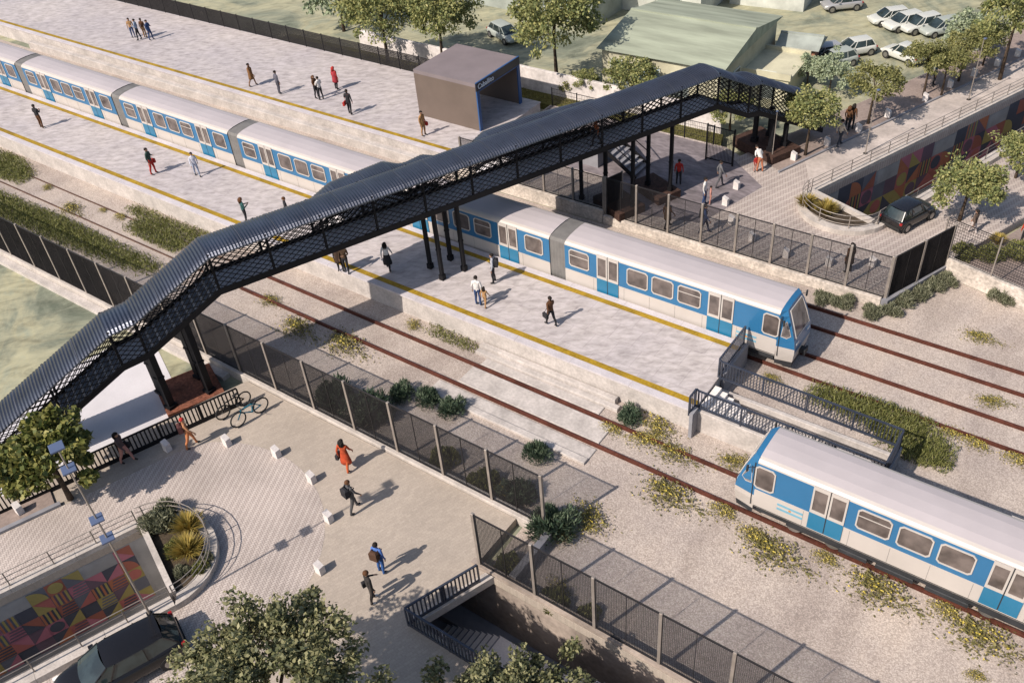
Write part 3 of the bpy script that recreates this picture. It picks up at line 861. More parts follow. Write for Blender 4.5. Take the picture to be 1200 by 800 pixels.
for c, s in ((-35.0,14.72),(-35.02,15.98),(-36.26,14.68),(-36.28,15.86)): column(br, BP(c,s), 1.205, ZB+0.03)
for c, s in ((-36.35,25.7),(-35.1,26.6),(-36.35,28.6),(-35.1,29.2)): column(br, BP(c,s), 0.95, ZB+0.03)
for c, s, z1 in ((-36.4,36.6,3.0),(-36.4,37.8,2.4),(-34.95,36.5,3.0),(-34.95,37.6,2.4)): column(br, BP(c,s), 1.0, z1, 0.24)
for c, s in ((-36.3,0.5),(-35.0,0.6)): column(br, BP(c,s), 0.25, 3.4, 0.30, 0.15)
for c, s in ((-36.3,2.3),(-35.0,2.4)): column(br, BP(c,s), 0.25, 4.2, 0.30, 0.15)
def bplinth(c0, c1, s0, s1, z0, z1, m='brick_shade'):
    b = MB().prism([BP(c0,s0)[:2],BP(c1,s0)[:2],BP(c1,s1)[:2],BP(c0,s1)[:2]], z0, z1)
    b.v = [tuple(binv @ Vector(q)) for q in b.v]
    obj('brick_plinth', b, M[m], br)
bplinth(-37.0,-34.5,0.3,2.95,-0.03,0.26,'brick')
bplinth(-37.25,-34.75,25.45,27.2,0.507,0.96)
bplinth(-37.25,-34.75,28.15,29.7,0.507,0.96)
bplinth(-37.6,-34.2,36.0,38.2,0.4,1.02)
# covered stair wings on the far side of the bridge
for lab, path, c0, cols in (('low covered stair wing behind the footbridge above the island platform', [(9.7,4.1),(11.0,4.7),(13.8,4.85),(14.6,4.45),(15.0,4.4),(15.9,4.5),(16.6,4.2)], -37.40, ()),
                      ('low covered stair wing behind the footbridge over the far tracks', [(18.8,4.3),(19.4,4.6),(22.3,4.62),(26.0,4.35),(27.2,3.8)], -37.40, ((-38.0,25.2),))):
    w = thing('stair_wing', lab, 'covered stairs', BP(c0, path[0][0]+1.0, 0))
    winv = Matrix.Translation(-BP(c0, path[0][0]+1.0, 0))
    bridge_tube(w, path, c0, 0.84, winv, bays=2.4, wall=1.80, rise=0.28, posts=False)
    for c, s in cols: column(w, BP(c,s), 1.205 if s < 20 else 0.512, 4.75 if s<20 else 4.45, 0.16, 0.25, winv)
# open steps from the bridge down to the forecourt
stp = thing('open_stairs', 'black open tread stairs going down to the forecourt beside the bridge columns', 'stairs', (*G(722,205,0.51)[:2],0.51))
a = G(742,207,0.51); b_ = G(700,190,2.6)
dirv = Vector((-1.0,0.0,0)); perp = Vector((0,1,0))
s0 = a - stp.location
for i in range(8):
    p = s0 + dirv*(i*0.30)
    obj('tread', MB().box(p.x-0.15,p.x+0.13,p.y-0.1,p.y+1.5,0.10+i*0.19,0.15+i*0.19), M['dark_conc'], stp)
for y in (-0.14, 1.54):
    obj('stringer', MB().bar(s0+Vector((0.25,y,0.0)), s0+Vector((-2.4,y,1.66)), 0.05, 0.24), M['black'], stp)
    obj('handrail', MB().bar(s0+Vector((0.1,y,0.95)), s0+Vector((-2.4,y,2.5)), 0.04, 0.05), M['black'], stp)
    obj('post', MB().box(s0.x+0.07,s0.x+0.11,s0.y+y-0.02,s0.y+y+0.02,0.0,0.93), M['black'], stp)
obj('landing', MB().box(s0.x-3.6,s0.x-2.35,s0.y-0.1,s0.y+1.5,0,1.62), M['dark_conc'], stp)

# ------------------------------------------------------------------ station portal
M['portal'] = mat('brown_grey_cladding', (0.13,0.10,0.083), 0.6, 0.10, 0.7, spec=0.4)
M['portal_top'] = mat('grey_lilac_roof_cladding', (0.19,0.16,0.165), 0.65, 0.10, 0.7)
M['blue_trim'] = mat('blue_portal_trim', (0.03,0.085,0.22), 0.4, 0.1, 1.0)
M['sign_dark'] = flat('dark_sign_face', (0.015,0.02,0.035), 0.4)
M['letter'] = flat('white_letters', (0.72,0.78,0.85), 0.5)
px0, px1, py0, py1, pz1 = -39.3, -34.3, 41.15, 45.7, 4.35
pt = thing('station_portal', 'brown box shaped station portal with blue edge and name sign', 'portal', ((px0+px1)/2,(py0+py1)/2,PZ+0.004))
L0 = pt.location.copy()
def pbox(nm, m, x0, x1, y0, y1, z0, z1, par=None):
    b = MB().box(x0-L0.x,x1-L0.x,y0-L0.y,y1-L0.y,z0-L0.z,z1-L0.z); return obj(nm, b, m, par or pt)
zb0 = PZ+0.005
pbox('side_wall', M['portal'], px0, px1, py0, py0+0.22, zb0, pz1-0.25)
pbox('side_wall', M['portal'], px0, px1, py1-0.22, py1, zb0, pz1-0.25)
pbox('roof_slab', M['portal_top'], px0, px1, py0, py1, pz1-0.248, pz1)
for y0, y1 in ((py0-0.02,py0+0.24),(py1-0.24,py1+0.02)):
    pbox('blue_frame', M['blue_trim'], px1+0.002, px1+0.09, y0, y1, zb0, pz1-0.50)
sg = pbox('sign_band', M['sign_dark'], px1+0.002, px1+0.08, py0-0.02, py1+0.02, pz1-0.498, pz1+0.015)
pbox('blue_edge', M['blue_trim'], px1+0.002, px1+0.10, py0-0.02, py1+0.02, pz1+0.016, pz1+0.06, sg)
pbox('blue_edge', M['blue_trim'], px1+0.002, px1+0.10, py0+0.245, py1-0.245, pz1-0.56, pz1-0.50, sg)
def text_mesh(txt, size, ext=0.012):
    cu = bpy.data.curves.new('lettering','FONT'); cu.body = txt; cu.size = size; cu.extrude = ext
    ob = bpy.data.objects.new('lettering', cu); COL.objects.link(ob)
    dg = bpy.context.evaluated_depsgraph_get()
    me = bpy.data.meshes.new_from_object(ob.evaluated_get(dg)); bpy.data.objects.remove(ob)
    me.materials.clear(); me.name = 'lettering'
    return me
tm = text_mesh('Caballito', 0.46); mats_on(tm, M['letter'])
lo = bpy.data.objects.new('lettering', tm); COL.objects.link(lo); lo.parent = sg
lo.matrix_basis = Matrix(((0,0,1,px1+0.095-L0.x),(1,0,0,py0+0.12-L0.y),(0,1,0,pz1-0.40-L0.z),(0,0,0,1)))
# ------------------------------------------------------------------ trains
M['t_white'] = mat('train_white', (0.455,0.42,0.39), 0.42, 0.06, 0.8, spec=0.5, coat=0.2)
M['t_blue'] = mat('train_blue', (0.022,0.13,0.275), 0.35, 0.07, 0.8, spec=0.5, coat=0.2)
M['t_cyan'] = mat('train_door_blue', (0.018,0.15,0.275), 0.35, 0.07, 0.8, spec=0.5, coat=0.2)
M['t_pale'] = flat('pale_blue_band', (0.16,0.34,0.44), 0.4)
M['t_dot'] = flat('orange_dot', (0.50,0.22,0.05), 0.4)
M['t_roof'] = mat('train_roof_grey', (0.42,0.385,0.395), 0.6, 0.07, 0.5)
M['t_under'] = mat('train_underframe', (0.03,0.032,0.036), 0.7, 0.3, 2.0)
M['t_gang'] = mat('gangway_bellows', (0.16,0.155,0.15), 0.7, 0.15, 2.0)
M['t_seat'] = mat('train_interior', (0.16,0.13,0.12), 0.8, 0.4, 2.5)
def glass(name, col, rough=0.06):
    m, nt, b = _nodes(name)
    v = _pos(nt)
    c = _ramp(nt, _noise(nt, v, 1.6, 3, 0.5), [(0.35, tuple(x*0.6 for x in col)), (0.65, tuple(x*1.5 for x in col))])
    nt.links.new(c, b.inputs['Base Color'])
    b.inputs['Roughness'].default_value = rough; b.inputs['Specular IOR Level'].default_value = 0.7
    return m
M['t_glass'] = glass('train_window_glass', (0.10,0.082,0.075))
M['w_glass'] = glass('windscreen_glass', (0.16,0.14,0.135))
M['car_glass'] = glass('car_glass', (0.02,0.03,0.032), 0.03)
M['lamp_glass'] = flat('headlamp_glass', (0.75,0.75,0.72), 0.15)
M['red_lamp'] = flat('red_tail_lamp', (0.28,0.015,0.015), 0.3)
M['tyre'] = flat('black_rubber', (0.02,0.02,0.02), 0.8)
M['steel'] = mat('bare_steel', (0.35,0.34,0.33), 0.35, 0.2, 3.0, metal=0.8)

HWT, ZS, ZBELT, ZTOP, ZEAVE = 1.03, 0.88, 1.83, 3.20, 3.40
def ring(b, x0, x1, z0, z1, y, w, d, side, mi=0):
    ya, yb = sorted((y, y+side*d))
    b.box(x0-w, x1+w, ya, yb, z1, z1+w, mi); b.box(x0-w, x1+w, ya, yb, z0-w, z0, mi)
    b.box(x0-w, x0, ya, yb, z0, z1, mi); b.box(x1, x1+w, ya, yb, z0, z1, mi)
_cache = {}
def cmesh(key, fn, mats, smooth=False):
    if key not in _cache:
        b = fn(); me = b.mesh(key if isinstance(key,str) else key[0], smooth); mats_on(me, mats); _cache[key] = me
    return _cache[key]

def win_pane(w, h):
    """glass pane with chamfered corners, in the x-z plane facing -y"""
    b = MB(); k = 0.09
    pts = [(k,0),(w-k,0),(w,k),(w,h-k),(w-k,h),(k,h),(0,h-k),(0,k)]
    b.face([(x,0,z) for x, z in pts])
    return b
def win_frame(w, h, t=0.05, d=0.03):
    b = MB(); k = 0.09
    inn = [(k,0),(w-k,0),(w,k),(w,h-k),(w-k,h),(k,h),(0,h-k),(0,k)]
    k2 = k+0.02
    out = [(k2-t,-t),(w-k2+t,-t),(w+t,k2-t),(w+t,h-k2+t),(w-k2+t,h+t),(k2-t,h+t),(-t,h-k2+t),(-t,k2-t)]
    for i in range(8):
        j = (i+1) % 8
        a, c, e, f = inn[i], inn[j], out[j], out[i]
        b.face([(f[0],-d,f[1]),(e[0],-d,e[1]),(c[0],-d,c[1]),(a[0],-d,a[1])])
        b.face([(a[0],-d,a[1]),(c[0],-d,c[1]),(c[0],0.012,c[1]),(a[0],0.012,a[1])])
        b.face([(f[0],0.012,f[1]),(e[0],0.012,e[1]),(e[0],-d,e[1]),(f[0],-d,f[1])])
    return b
def add_window(t, x0, x1, z0, z1, side, split=False):
    w, h = x1-x0, z1-z0
    rot = Matrix.Translation((x0 if side < 0 else x1, side*(HWT+0.004), z0)) @ Matrix.Rotation(0 if side < 0 else math.pi, 4, 'Z')
    fr = link('window', cmesh(('window',round(w,2),round(h,2)), lambda: win_frame(w,h), M['t_white']), t, mat4=rot)
    link('pane', cmesh(('pane',round(w,2),round(h,2)), lambda: win_pane(w,h), M['t_glass']), fr, (0,-0.004,0))
    if split:
        link('glazing_bar', cmesh(('glazing_bar',round(w,2)), lambda: MB().box(0.0,w,-0.022,-0.006,-0.016,0.016), M['t_white']), fr, (0,0,h*0.66))
def add_door(t, x0, x1, side):
    w = (x1-x0)/2
    for k in range(2):
        xa = x0 + k*w
        rot = Matrix.Translation((xa if side < 0 else xa+w, side*(HWT+0.004), 0)) @ Matrix.Rotation(0 if side < 0 else math.pi, 4, 'Z')
        def leaf():
            b = MB()
            b.box(0.02, w-0.02, -0.035, 0.01, 1.08, 1.92, 1)
            b.box(0.02, w-0.02, -0.035, 0.01, 1.922, 2.06, 0); b.box(0.02, w-0.02, -0.035, 0.01, 3.10, 3.26, 0)
            b.box(0.02, 0.085, -0.035, 0.01, 2.06, 3.10, 0); b.box(w-0.085, w-0.02, -0.035, 0.01, 2.06, 3.10, 0)
            return b
        d = link('door_leaf', cmesh(('door_leaf',round(w,2)), leaf, [M['t_white'], M['t_cyan']]), t, mat4=rot)
        link('pane', door_pane(w), d)
    obj('door_seal', MB().box(x0+w-0.022, x0+w+0.022, min(side*(HWT+0.004),side*(HWT+0.03)), max(side*(HWT+0.004),side*(HWT+0.03)), 1.08, 3.26), M['t_under'], t)
def door_pane(w):
    def fn():
        b = MB(); b.face([(0.085,-0.012,2.06),(w-0.085,-0.012,2.06),(w-0.085,-0.012,3.10),(0.085,-0.012,3.10)]); return b
    return cmesh(('pane',round(w,2),'door'), fn, M['t_glass'])

def section(b, xa, xb, hw=HWT, mats=(0,1,0,2), yb_in=0.0):
    """side walls, cant rails and roof between two stations"""
    prof = [(hw-0.05,ZS),(hw,1.0),(hw,ZBELT),(hw,ZTOP),(hw-0.02,3.27),(hw-0.10,ZEAVE-0.05),(hw-0.22,ZEAVE),(hw*0.45,ZEAVE+0.06),(0,ZEAVE+0.075)]
    mi = [0,0,1,0,0,0,2,2]
    full = prof + [(-y,z) for y, z in prof[-2::-1]]
    mis = mi + mi[::-1]
    n = len(full)
    vs = [(xa,-y,z) for y, z in full] + [(xb,-y,z) for y, z in full]
    for i in range(n-1):
        b.face([vs[i],vs[n+i],vs[n+i+1],vs[i+1]], mis[i])
    return full

def bogie(t, x):
    b = MB()
    b.box(x-1.0,x+1.0,-0.85,-0.78,0.42,0.62); b.box(x-1.0,x+1.0,0.78,0.85,0.42,0.62); b.box(x-0.25,x+0.25,-0.80,0.80,0.45,0.80)
    bg = obj('bogie', b, M['t_under'], t)
    for dx in (-0.72, 0.72):
        for y in (-0.735, 0.735):
            wb = MB()
            n = 16
            vs = [(x+dx+0.30*math.cos(2*math.pi*k/n), y-0.05, 0.478+0.30*math.sin(2*math.pi*k/n)) for k in range(n)] + [(x+dx+0.30*math.cos(2*math.pi*k/n), y+0.05, 0.478+0.30*math.sin(2*math.pi*k/n)) for k in range(n)]
            wb.mesh_(vs, [(k,(k+1)%n,n+(k+1)%n,n+k) for k in range(n)] + [tuple(range(n-1,-1,-1)), tuple(range(n,2*n))])
            obj('wheel', wb, M['steel'], bg)

def carriage(label, x, yc, flip, lead, group='carriages of the blue and white trains'):
    """car body from x=0 (rear) to L; flip turns the nose to -x"""
    L = 11.68 if lead else 10.9
    t = thing('train_carriage', label, 'carriage', (x, yc, 0), math.pi if flip else 0.0, group)
    b = MB(); xe = L-0.80 if lead else L
    full = section(b, 0.0, xe)
    b.face([(0,-y,z) for y, z in full][::-1], 3)
    if not lead: b.face([(L,-y,z) for y, z in full], 3)
    b.face([(0,-HWT+0.05,ZS),(0,HWT-0.05,ZS),(xe,HWT-0.05,ZS),(xe,-HWT+0.05,ZS)], 3)
    obj('body', b, [M['t_white'],M['t_blue'],M['t_roof'],M['t_gang']], t)
    # thin belt line and skirt groove
    for side in (-1, 1):
        y0, y1 = sorted((side*(HWT+0.001), side*(HWT+0.016)))
        obj('belt_line', MB().box(0.02, xe-0.02, y0, y1, ZBELT-0.03, ZBELT+0.02), M['t_white'], t)
        obj('skirt_groove', MB().box(0.02, xe-0.02, min(side*(HWT-0.06),side*(HWT+0.006)), max(side*(HWT-0.06),side*(HWT+0.006)), 0.965, 0.985), M['t_under'], t)
        if lead:
            wins = [(0.30,1.34),(3.50,4.52),(4.81,5.83),(6.14,7.20)]; doors = [(1.80,3.02),(7.58,8.84)]
        else:
            wins = [(0.42,1.42),(3.55,4.55),(4.92,5.92),(6.30,7.30),(9.48,10.48)]; doors = [(1.85,3.05),(7.80,9.0)]
        for k, (a, c) in enumerate(wins): add_window(t, a, c, 2.15, 3.03, side, split=(k in (0,3) ))
        for a, c in doors: add_door(t, a, c, side)
        if lead:
            add_window(t, 10.22, 10.88, 2.02, 3.05, side)
            y0, y1 = sorted((side*(HWT+0.001), side*(HWT+0.012)))
            obj('cab_door_seam', MB().box(10.955, 10.985, y0, y1, 0.98, 3.2), M['t_under'], t)
            for zz in (1.30, 1.52):                       # pale blue bands with an orange dot between
                obj('side_band', MB().box(9.02, 9.98, y0, y1, zz, zz+0.10), M['t_pale'], t)
            obj('side_dot', MB().box(9.46, 9.54, y0, y1, 1.42, 1.50), M['t_dot'], t)
    for side in (-1, 1):                                # panel seams of the lower side
        for xs in ((1.62,3.30,4.66,5.98,7.36,9.02) if lead else (1.64,3.28,4.74,6.12,7.60,9.24)):
            ya, yb = sorted((side*(HWT+0.0008), side*(HWT+0.004)))
            obj('panel_seam', MB().box(xs-0.006, xs+0.006, ya, yb, 1.0, ZBELT-0.04), M['t_gang'], t)
    obj('underframe', MB().box(0.2, xe-0.1, -0.86, 0.86, 0.55, 0.87), M['t_under'], t)
    for i, (xa, xb) in enumerate(((3.2,4.6),(5.0,6.3),(6.6,7.6))):
        obj('equipment_box', MB().bevbox(xa, xb, -0.92, 0.92, 0.36, 0.545, 0.03), M['t_under'], t)
    bogie(t, 1.9); bogie(t, (8.6 if lead else 9.0))
    if lead:
        nose(t, xe, L)
    else:
        pass
    return t

def nose(t, xe, L):
    h = HWT
    # stations of the cab: half width and x at each height
    zs = [0.72, 1.25, 1.50, 1.95, 2.55, 3.10, 3.34]
    fx = [L-0.06, L, L-0.005, L-0.07, L-0.26, L-0.47, L-0.58]
    hw_f = [h-0.20, h-0.13, h-0.12, h-0.13, h-0.17, h-0.22, h-0.30]
    hs = [h-0.05, h, h, h, h, h, h-0.06]
    b = MB()
    for i in range(len(zs)-1):
        lower = zs[i+1] <= 1.51
        mi = 0 if lower else 1
        for sd in (-1, 1):
            q = [(xe,sd*hs[i],zs[i]),(fx[i],sd*hw_f[i],zs[i]),(fx[i+1],sd*hw_f[i+1],zs[i+1]),(xe,sd*hs[i+1],zs[i+1])]
            b.face(q if sd < 0 else q[::-1], mi)
        b.face([(fx[i],-hw_f[i],zs[i]),(fx[i],hw_f[i],zs[i]),(fx[i+1],hw_f[i+1],zs[i+1]),(fx[i+1],-hw_f[i+1],zs[i+1])], 1 if zs[i] >= 1.24 else 0)
    # crown from roof to the top of the front
    prof = [(h-0.06,3.34),(h-0.12,ZEAVE-0.02),(h-0.24,ZEAVE),(h*0.45,ZEAVE+0.06),(0,ZEAVE+0.075)]
    pf = prof + [(-y,z) for y, z in prof[-2::-1]]
    ft = [(-hw_f[-1]*k, 3.34+0.06*(1-k*k)) for k in (1,0.86,0.7,0.4,0,-0.4,-0.7,-0.86,-1)]
    for i in range(len(pf)-1):
        b.face([(xe,-pf[i][0],pf[i][1]),(fx[-1],ft[i][0],ft[i][1]),(fx[-1],ft[i+1][0],ft[i+1][1]),(xe,-pf[i+1][0],pf[i+1][1])], 1)
    b.face([(fx[-1],ft[i][0],ft[i][1]) for i in range(9)] , 1)
    obj('cab_front', b, [M['t_white'],M['t_blue']], t)
    # windscreen, lying on the raked front, slightly proud
    def fr(y, z, off):
        for i in range(len(zs)-1):
            if zs[i] <= z <= zs[i+1]:
                f = (z-zs[i])/(zs[i+1]-zs[i]); x = fx[i]+f*(fx[i+1]-fx[i]); break
        return (x+off, y, z+off*0.4)
    wsp = [(-0.70,2.02),(0.70,2.02),(0.68,2.55),(0.62,3.10),(0.60,3.20),(-0.60,3.20),(-0.62,3.10),(-0.68,2.55)]
    w = MB(); low = [(-0.70,2.02),(0.70,2.02),(0.675,2.55),(-0.675,2.55)]; up = [(-0.675,2.55),(0.675,2.55),(0.61,3.10),(-0.61,3.10)]; up2 = [(-0.61,3.10),(0.61,3.10),(0.58,3.22),(-0.58,3.22)]
    for pl in (low, up, up2): w.face([fr(y,z,0.016) for y, z in pl])
    ws = obj('windscreen', w, M['w_glass'], t)
    s = MB()
    for sd in (-1, 1):
        s.tube([fr(sd*0.715,1.99,0.02), fr(sd*0.69,2.55,0.02), fr(sd*0.625,3.10,0.02), fr(sd*0.60,3.24,0.02)], 0.028, 6)
    s.tube([fr(-0.715,1.99,0.02), fr(0.715,1.99,0.02)], 0.026, 6); s.tube([fr(-0.60,3.24,0.02), fr(0.60,3.24,0.02)], 0.026, 6)
    obj('screen_seal', s, M['t_white'], ws)
    obj('wiper', MB().tube([fr(0.1,2.02,0.04), fr(0.38,2.62,0.05)], 0.012, 5), M['t_under'], ws)
    for sd in (-1, 1):
        # quarter light in the cab side
        def sdp(x, z, off):
            for i in range(len(zs)-1):
                if zs[i] <= z <= zs[i+1]:
                    f = (z-zs[i])/(zs[i+1]-zs[i]); X = fx[i]+f*(fx[i+1]-fx[i]); W = hw_f[i]+f*(hw_f[i+1]-hw_f[i]); S = hs[i]+f*(hs[i+1]-hs[i]); break
            g = (x-xe)/(X-xe); return (x, sd*(S+(W-S)*g+off), z)
        tri = [(xe+0.16,2.08),(xe+0.40,2.02),(xe+0.56,2.16),(xe+0.40,2.62),(xe+0.30,2.86),(xe+0.20,2.72)]
        cq = (xe+0.33,2.38)
        q = MB(); q.face([sdp(x,z,0.012) for x, z in tri] if sd < 0 else [sdp(x,z,0.012) for x, z in tri][::-1])
        gl = obj('quarter_light', q, M['w_glass'], t)
        rim = MB().tube([sdp(x,z,0.012) for x, z in tri]+[sdp(*tri[0],0.012)], 0.016, 5); obj('frame', rim, M['t_white'], gl)
        hb = MB(); c = fr(sd*0.62,1.68,0.0)
        hb.box(c[0]-0.03, c[0]+0.035, c[1]-0.13, c[1]+0.13, 1.64, 1.73)
        obj('headlamp', hb, M['lamp_glass'], t)
        mr = MB().tube([(xe+0.05,sd*(h+0.0),3.0),(xe+0.30,sd*(h+0.20),3.02)],0.012,5).box(xe+0.26,xe+0.32,min(sd*(h+0.17),sd*(h+0.27)),max(sd*(h+0.17),sd*(h+0.27)),2.86,3.14)
        obj('wing_mirror', mr, M['t_under'], t)
    cp = MB().box(L-0.35,L+0.16,-0.14,0.14,0.80,1.02).box(L+0.16,L+0.24,-0.20,0.20,0.76,1.06)
    obj('coupler', cp, M['t_under'], t)
    sk = MB(); sk.face([(xe,-0.98,0.72),(xe,-0.98,0.5),(L-0.1,-0.80,0.42),(L-0.06,-0.83,0.72)]); sk.face([(L-0.06,-0.83,0.72),(L-0.1,-0.80,0.42),(L-0.1,0.80,0.42),(L-0.06,0.83,0.72)]); sk.face([(xe,0.98,0.5),(xe,0.98,0.72),(L-0.06,0.83,0.72),(L-0.1,0.80,0.42)])
    obj('front_skirt', sk, M['t_under'], t)

def gangway(t, x0, x1):
    b = MB()
    n = 5; prof = [(0.94,0.98),(0.98,1.2),(0.98,3.2),(0.90,3.36),(0.4,3.42),(0,3.43)]
    pf = prof + [(-y,z) for y, z in prof[-2::-1]]
    for i in range(2*n):
        xa = x0+(x1-x0)*i/(2*n); xb = x0+(x1-x0)*(i+1)/(2*n)
        ka = 1.0 if i % 2 == 0 else 0.985; kb2 = 0.985 if i % 2 == 0 else 1.0
        for j in range(len(pf)-1):
            b.face([(xa,-pf[j][0]*ka,pf[j][1]),(xb,-pf[j][0]*kb2,pf[j][1]),(xb,-pf[j+1][0]*kb2,pf[j+1][1]),(xa,-pf[j+1][0]*ka,pf[j+1][1])])
    b.face([(x0,-0.94,0.98),(x0,0.94,0.98),(x1,0.94,0.98),(x1,-0.94,0.98)])
    obj('gangway', b, M['t_gang'], t)

YL, YN = 31.56, 23.30
lead = carriage('leading carriage of the long train, its raked blue cab at the end of the platform', -9.26-11.68, YL, False, True)
names = ['second carriage of the long train, behind the footbridge columns', 'third carriage of the long train, its right end hidden by the footbridge roof',
         'fourth carriage of the long train, beside the person in red trousers', 'fifth carriage of the long train, beside the lone dark figure at the left',
         'rearmost carriage of the long train, cut by the left edge']
for k, lab in enumerate(names):
    xr = -9.26-11.68 - 11.8*(k+1) + 0.0
    c = carriage(lab, xr, YL, False, False)
    gangway(c, 10.905, 11.795)
near = carriage('front carriage of the near train with its blue cab facing left', -8.17+11.68, YN, True, True)
# ------------------------------------------------------------------ motor cars
def car(label, loc, rotz, L, W, Hc, paint, group=None, roofp=None):
    """hatchback: front towards +x; body lofted from stations"""
    t = thing('parked_car', label, 'car', loc, rotz, group)
    st = [  # x/L, lower z, shoulder z, half width factor
        (-0.50,0.24,0.52,0.80),(-0.475,0.17,0.60,0.93),(-0.40,0.14,0.64,0.99),(-0.15,0.13,0.635,1.0),(0.15,0.13,0.62,1.0),(0.30,0.14,0.575,0.98),(0.42,0.16,0.53,0.92),(0.485,0.20,0.46,0.80),(0.50,0.25,0.40,0.66)]
    b = MB(); rings = []
    for fx_, zl, zh, wf in st:
        x = fx_*L; w = W/2*wf
        zl *= Hc; zh *= Hc
        rings.append([(x,-w*0.90,zl),(x,-w,zl+(zh-zl)*0.30),(x,-w,zl+(zh-zl)*0.70),(x,-w*0.93,zh),(x,-w*0.5,zh+0.015*Hc),(x,0,zh+0.02*Hc),(x,w*0.5,zh+0.015*Hc),(x,w*0.93,zh),(x,w,zl+(zh-zl)*0.70),(x,w,zl+(zh-zl)*0.30),(x,w*0.90,zl)])
    n = 11
    vs = [p for r_ in rings for p in r_]; fs = []
    for i in range(len(rings)-1):
        for k in range(n-1): fs.append((i*n+k,(i+1)*n+k,(i+1)*n+k+1,i*n+k+1))
        fs.append((i*n+n-1,(i+1)*n+n-1,(i+1)*n,i*n))
    fs.append(tuple(range(n))); fs.append(tuple((len(rings)-1)*n+k for k in range(n-1,-1,-1)))
    b.mesh_(vs, fs); bo_ = obj('body', b, paint, t, smooth=True)
    sb_ = bo_.modifiers.new('round', 'SUBSURF'); sb_.levels = 2; sb_.render_levels = 2
    # cabin: glass house and roof
    base = [(-0.455,0.78),(-0.20,0.86),(0.10,0.86),(0.27,0.80)]; top = [(-0.36,0.64),(-0.20,0.69),(0.02,0.69),(0.085,0.65)]
    zb, zt = 0.62*Hc, 0.965*Hc
    g = MB(); g1 = []; g2 = []
    for (x0, w0), (x1, w1) in zip(base, top):
        g1.append((x0*L, W/2*w0)); g2.append((x1*L, W/2*w1))
    for i in range(3):
        for sd in (-1, 1):
            q = [(g1[i][0],sd*g1[i][1],zb),(g1[i+1][0],sd*g1[i+1][1],zb-0.01),(g2[i+1][0],sd*g2[i+1][1],zt),(g2[i][0],sd*g2[i][1],zt)]
            g.face(q if sd < 0 else q[::-1])
    for i in (0, 3):
        sg_ = -1 if i == 0 else 1                       # curved screens
        for k in range(6):
            ya, yb_ = -1+k/3, -1+(k+1)/3
            ba, bb_ = (1-ya*ya)*0.05*L*0.4*sg_, (1-yb_*yb_)*0.05*L*0.4*sg_
            q = [(g1[i][0]+ba*1.6,ya*g1[i][1],zb),(g1[i][0]+bb_*1.6,yb_*g1[i][1],zb),(g2[i][0]+bb_,yb_*g2[i][1],zt),(g2[i][0]+ba,ya*g2[i][1],zt)]
            g.face(q[::-1] if i == 0 else q)
    obj('windows', g, M['car_glass'], t)
    r = MB(); rr = []
    for (x, w), dz in zip([(g2[0][0]-0.03,g2[0][1]+0.01)]+g2[1:3]+[(g2[3][0]+0.03,g2[3][1]+0.01)], (0.0,0.035,0.035,0.0)):
        rr.append([(x,-w-0.01,zt-0.01),(x,-w*0.8,zt+0.02+dz*0.6),(x,0,zt+0.03+dz),(x,w*0.8,zt+0.02+dz*0.6),(x,w+0.01,zt-0.01)])
    vs = [p for q in rr for p in q]; fs = [(i*5+k,(i+1)*5+k,(i+1)*5+k+1,i*5+k+1) for i in range(3) for k in range(4)]
    r.mesh_(vs, fs); ro_ = obj('roof', r, roofp or paint, t, smooth=True)
    sb_ = ro_.modifiers.new('round', 'SUBSURF'); sb_.levels = 2; sb_.render_levels = 2
    for sd in (-1, 1):
        for i in range(4): obj('pillar', MB().bar((g1[i][0],sd*(g1[i][1]+0.004),zb-0.01),(g2[i][0],sd*(g2[i][1]+0.004),zt),0.035,0.05), paint, t)
        for x in (-0.33*L, 0.31*L):
            wb = MB(); nn = 18; rw = 0.235*Hc
            ya, yb = sorted((sd*(W/2-0.17), sd*(W/2+0.012)))
            vs = [(x+rw*math.cos(2*math.pi*k/nn), y, rw+rw*math.sin(2*math.pi*k/nn)) for y in (ya, yb) for k in range(nn)]
            wb.mesh_(vs, [(k,(k+1)%nn,nn+(k+1)%nn,nn+k) for k in range(nn)]+[tuple(range(nn-1,-1,-1)),tuple(range(nn,2*nn))])
            wh = obj('wheel', wb, M['tyre'], t)
            rb = MB(); yo = sd*(W/2+0.018)
            vs = [(x+rw*0.62*math.cos(2*math.pi*k/10), yo, rw+rw*0.62*math.sin(2*math.pi*k/10)) for k in range(10)]
            rb.face(vs if sd < 0 else vs[::-1]); obj('rim', rb, M['steel'], wh)
        yl = sd*W*0.36
        obj('tail_lamp', MB().box(-0.494*L,-0.465*L,min(sd*W*0.37,sd*W*0.455),max(sd*W*0.37,sd*W*0.455),0.48*Hc,0.57*Hc), M['red_lamp'], t)
        obj('headlamp', MB().box(0.44*L,0.492*L,min(yl,sd*W*0.44),max(yl,sd*W*0.44),0.36*Hc,0.44*Hc), M['lamp_glass'], t)
        obj('door_mirror', MB().box(0.13*L,0.17*L,min(sd*W*0.49,sd*W*0.56),max(sd*W*0.49,sd*W*0.56),0.62*Hc,0.70*Hc), paint, t)
    obj('rear_bumper', MB().box(-0.508*L,-0.47*L,-W*0.42,W*0.42,0.20*Hc,0.33*Hc), M['tyre'], t)
    return t
M['car_black'] = mat('black_car_paint', (0.010,0.009,0.010), 0.25, 0.1, 1.0, spec=0.5, coat=0.35)
M['car_grey'] = mat('dark_grey_car_paint', (0.010,0.010,0.012), 0.16, 0.1, 1.0, spec=0.35, coat=0.1)
M['car_pale'] = mat('pale_green_grey_car_paint', (0.33,0.36,0.33), 0.4, 0.05, 1.0, spec=0.5)
M['car_silver'] = mat('silver_car_paint', (0.42,0.42,0.42), 0.3, 0.05, 1.0, metal=0.4)
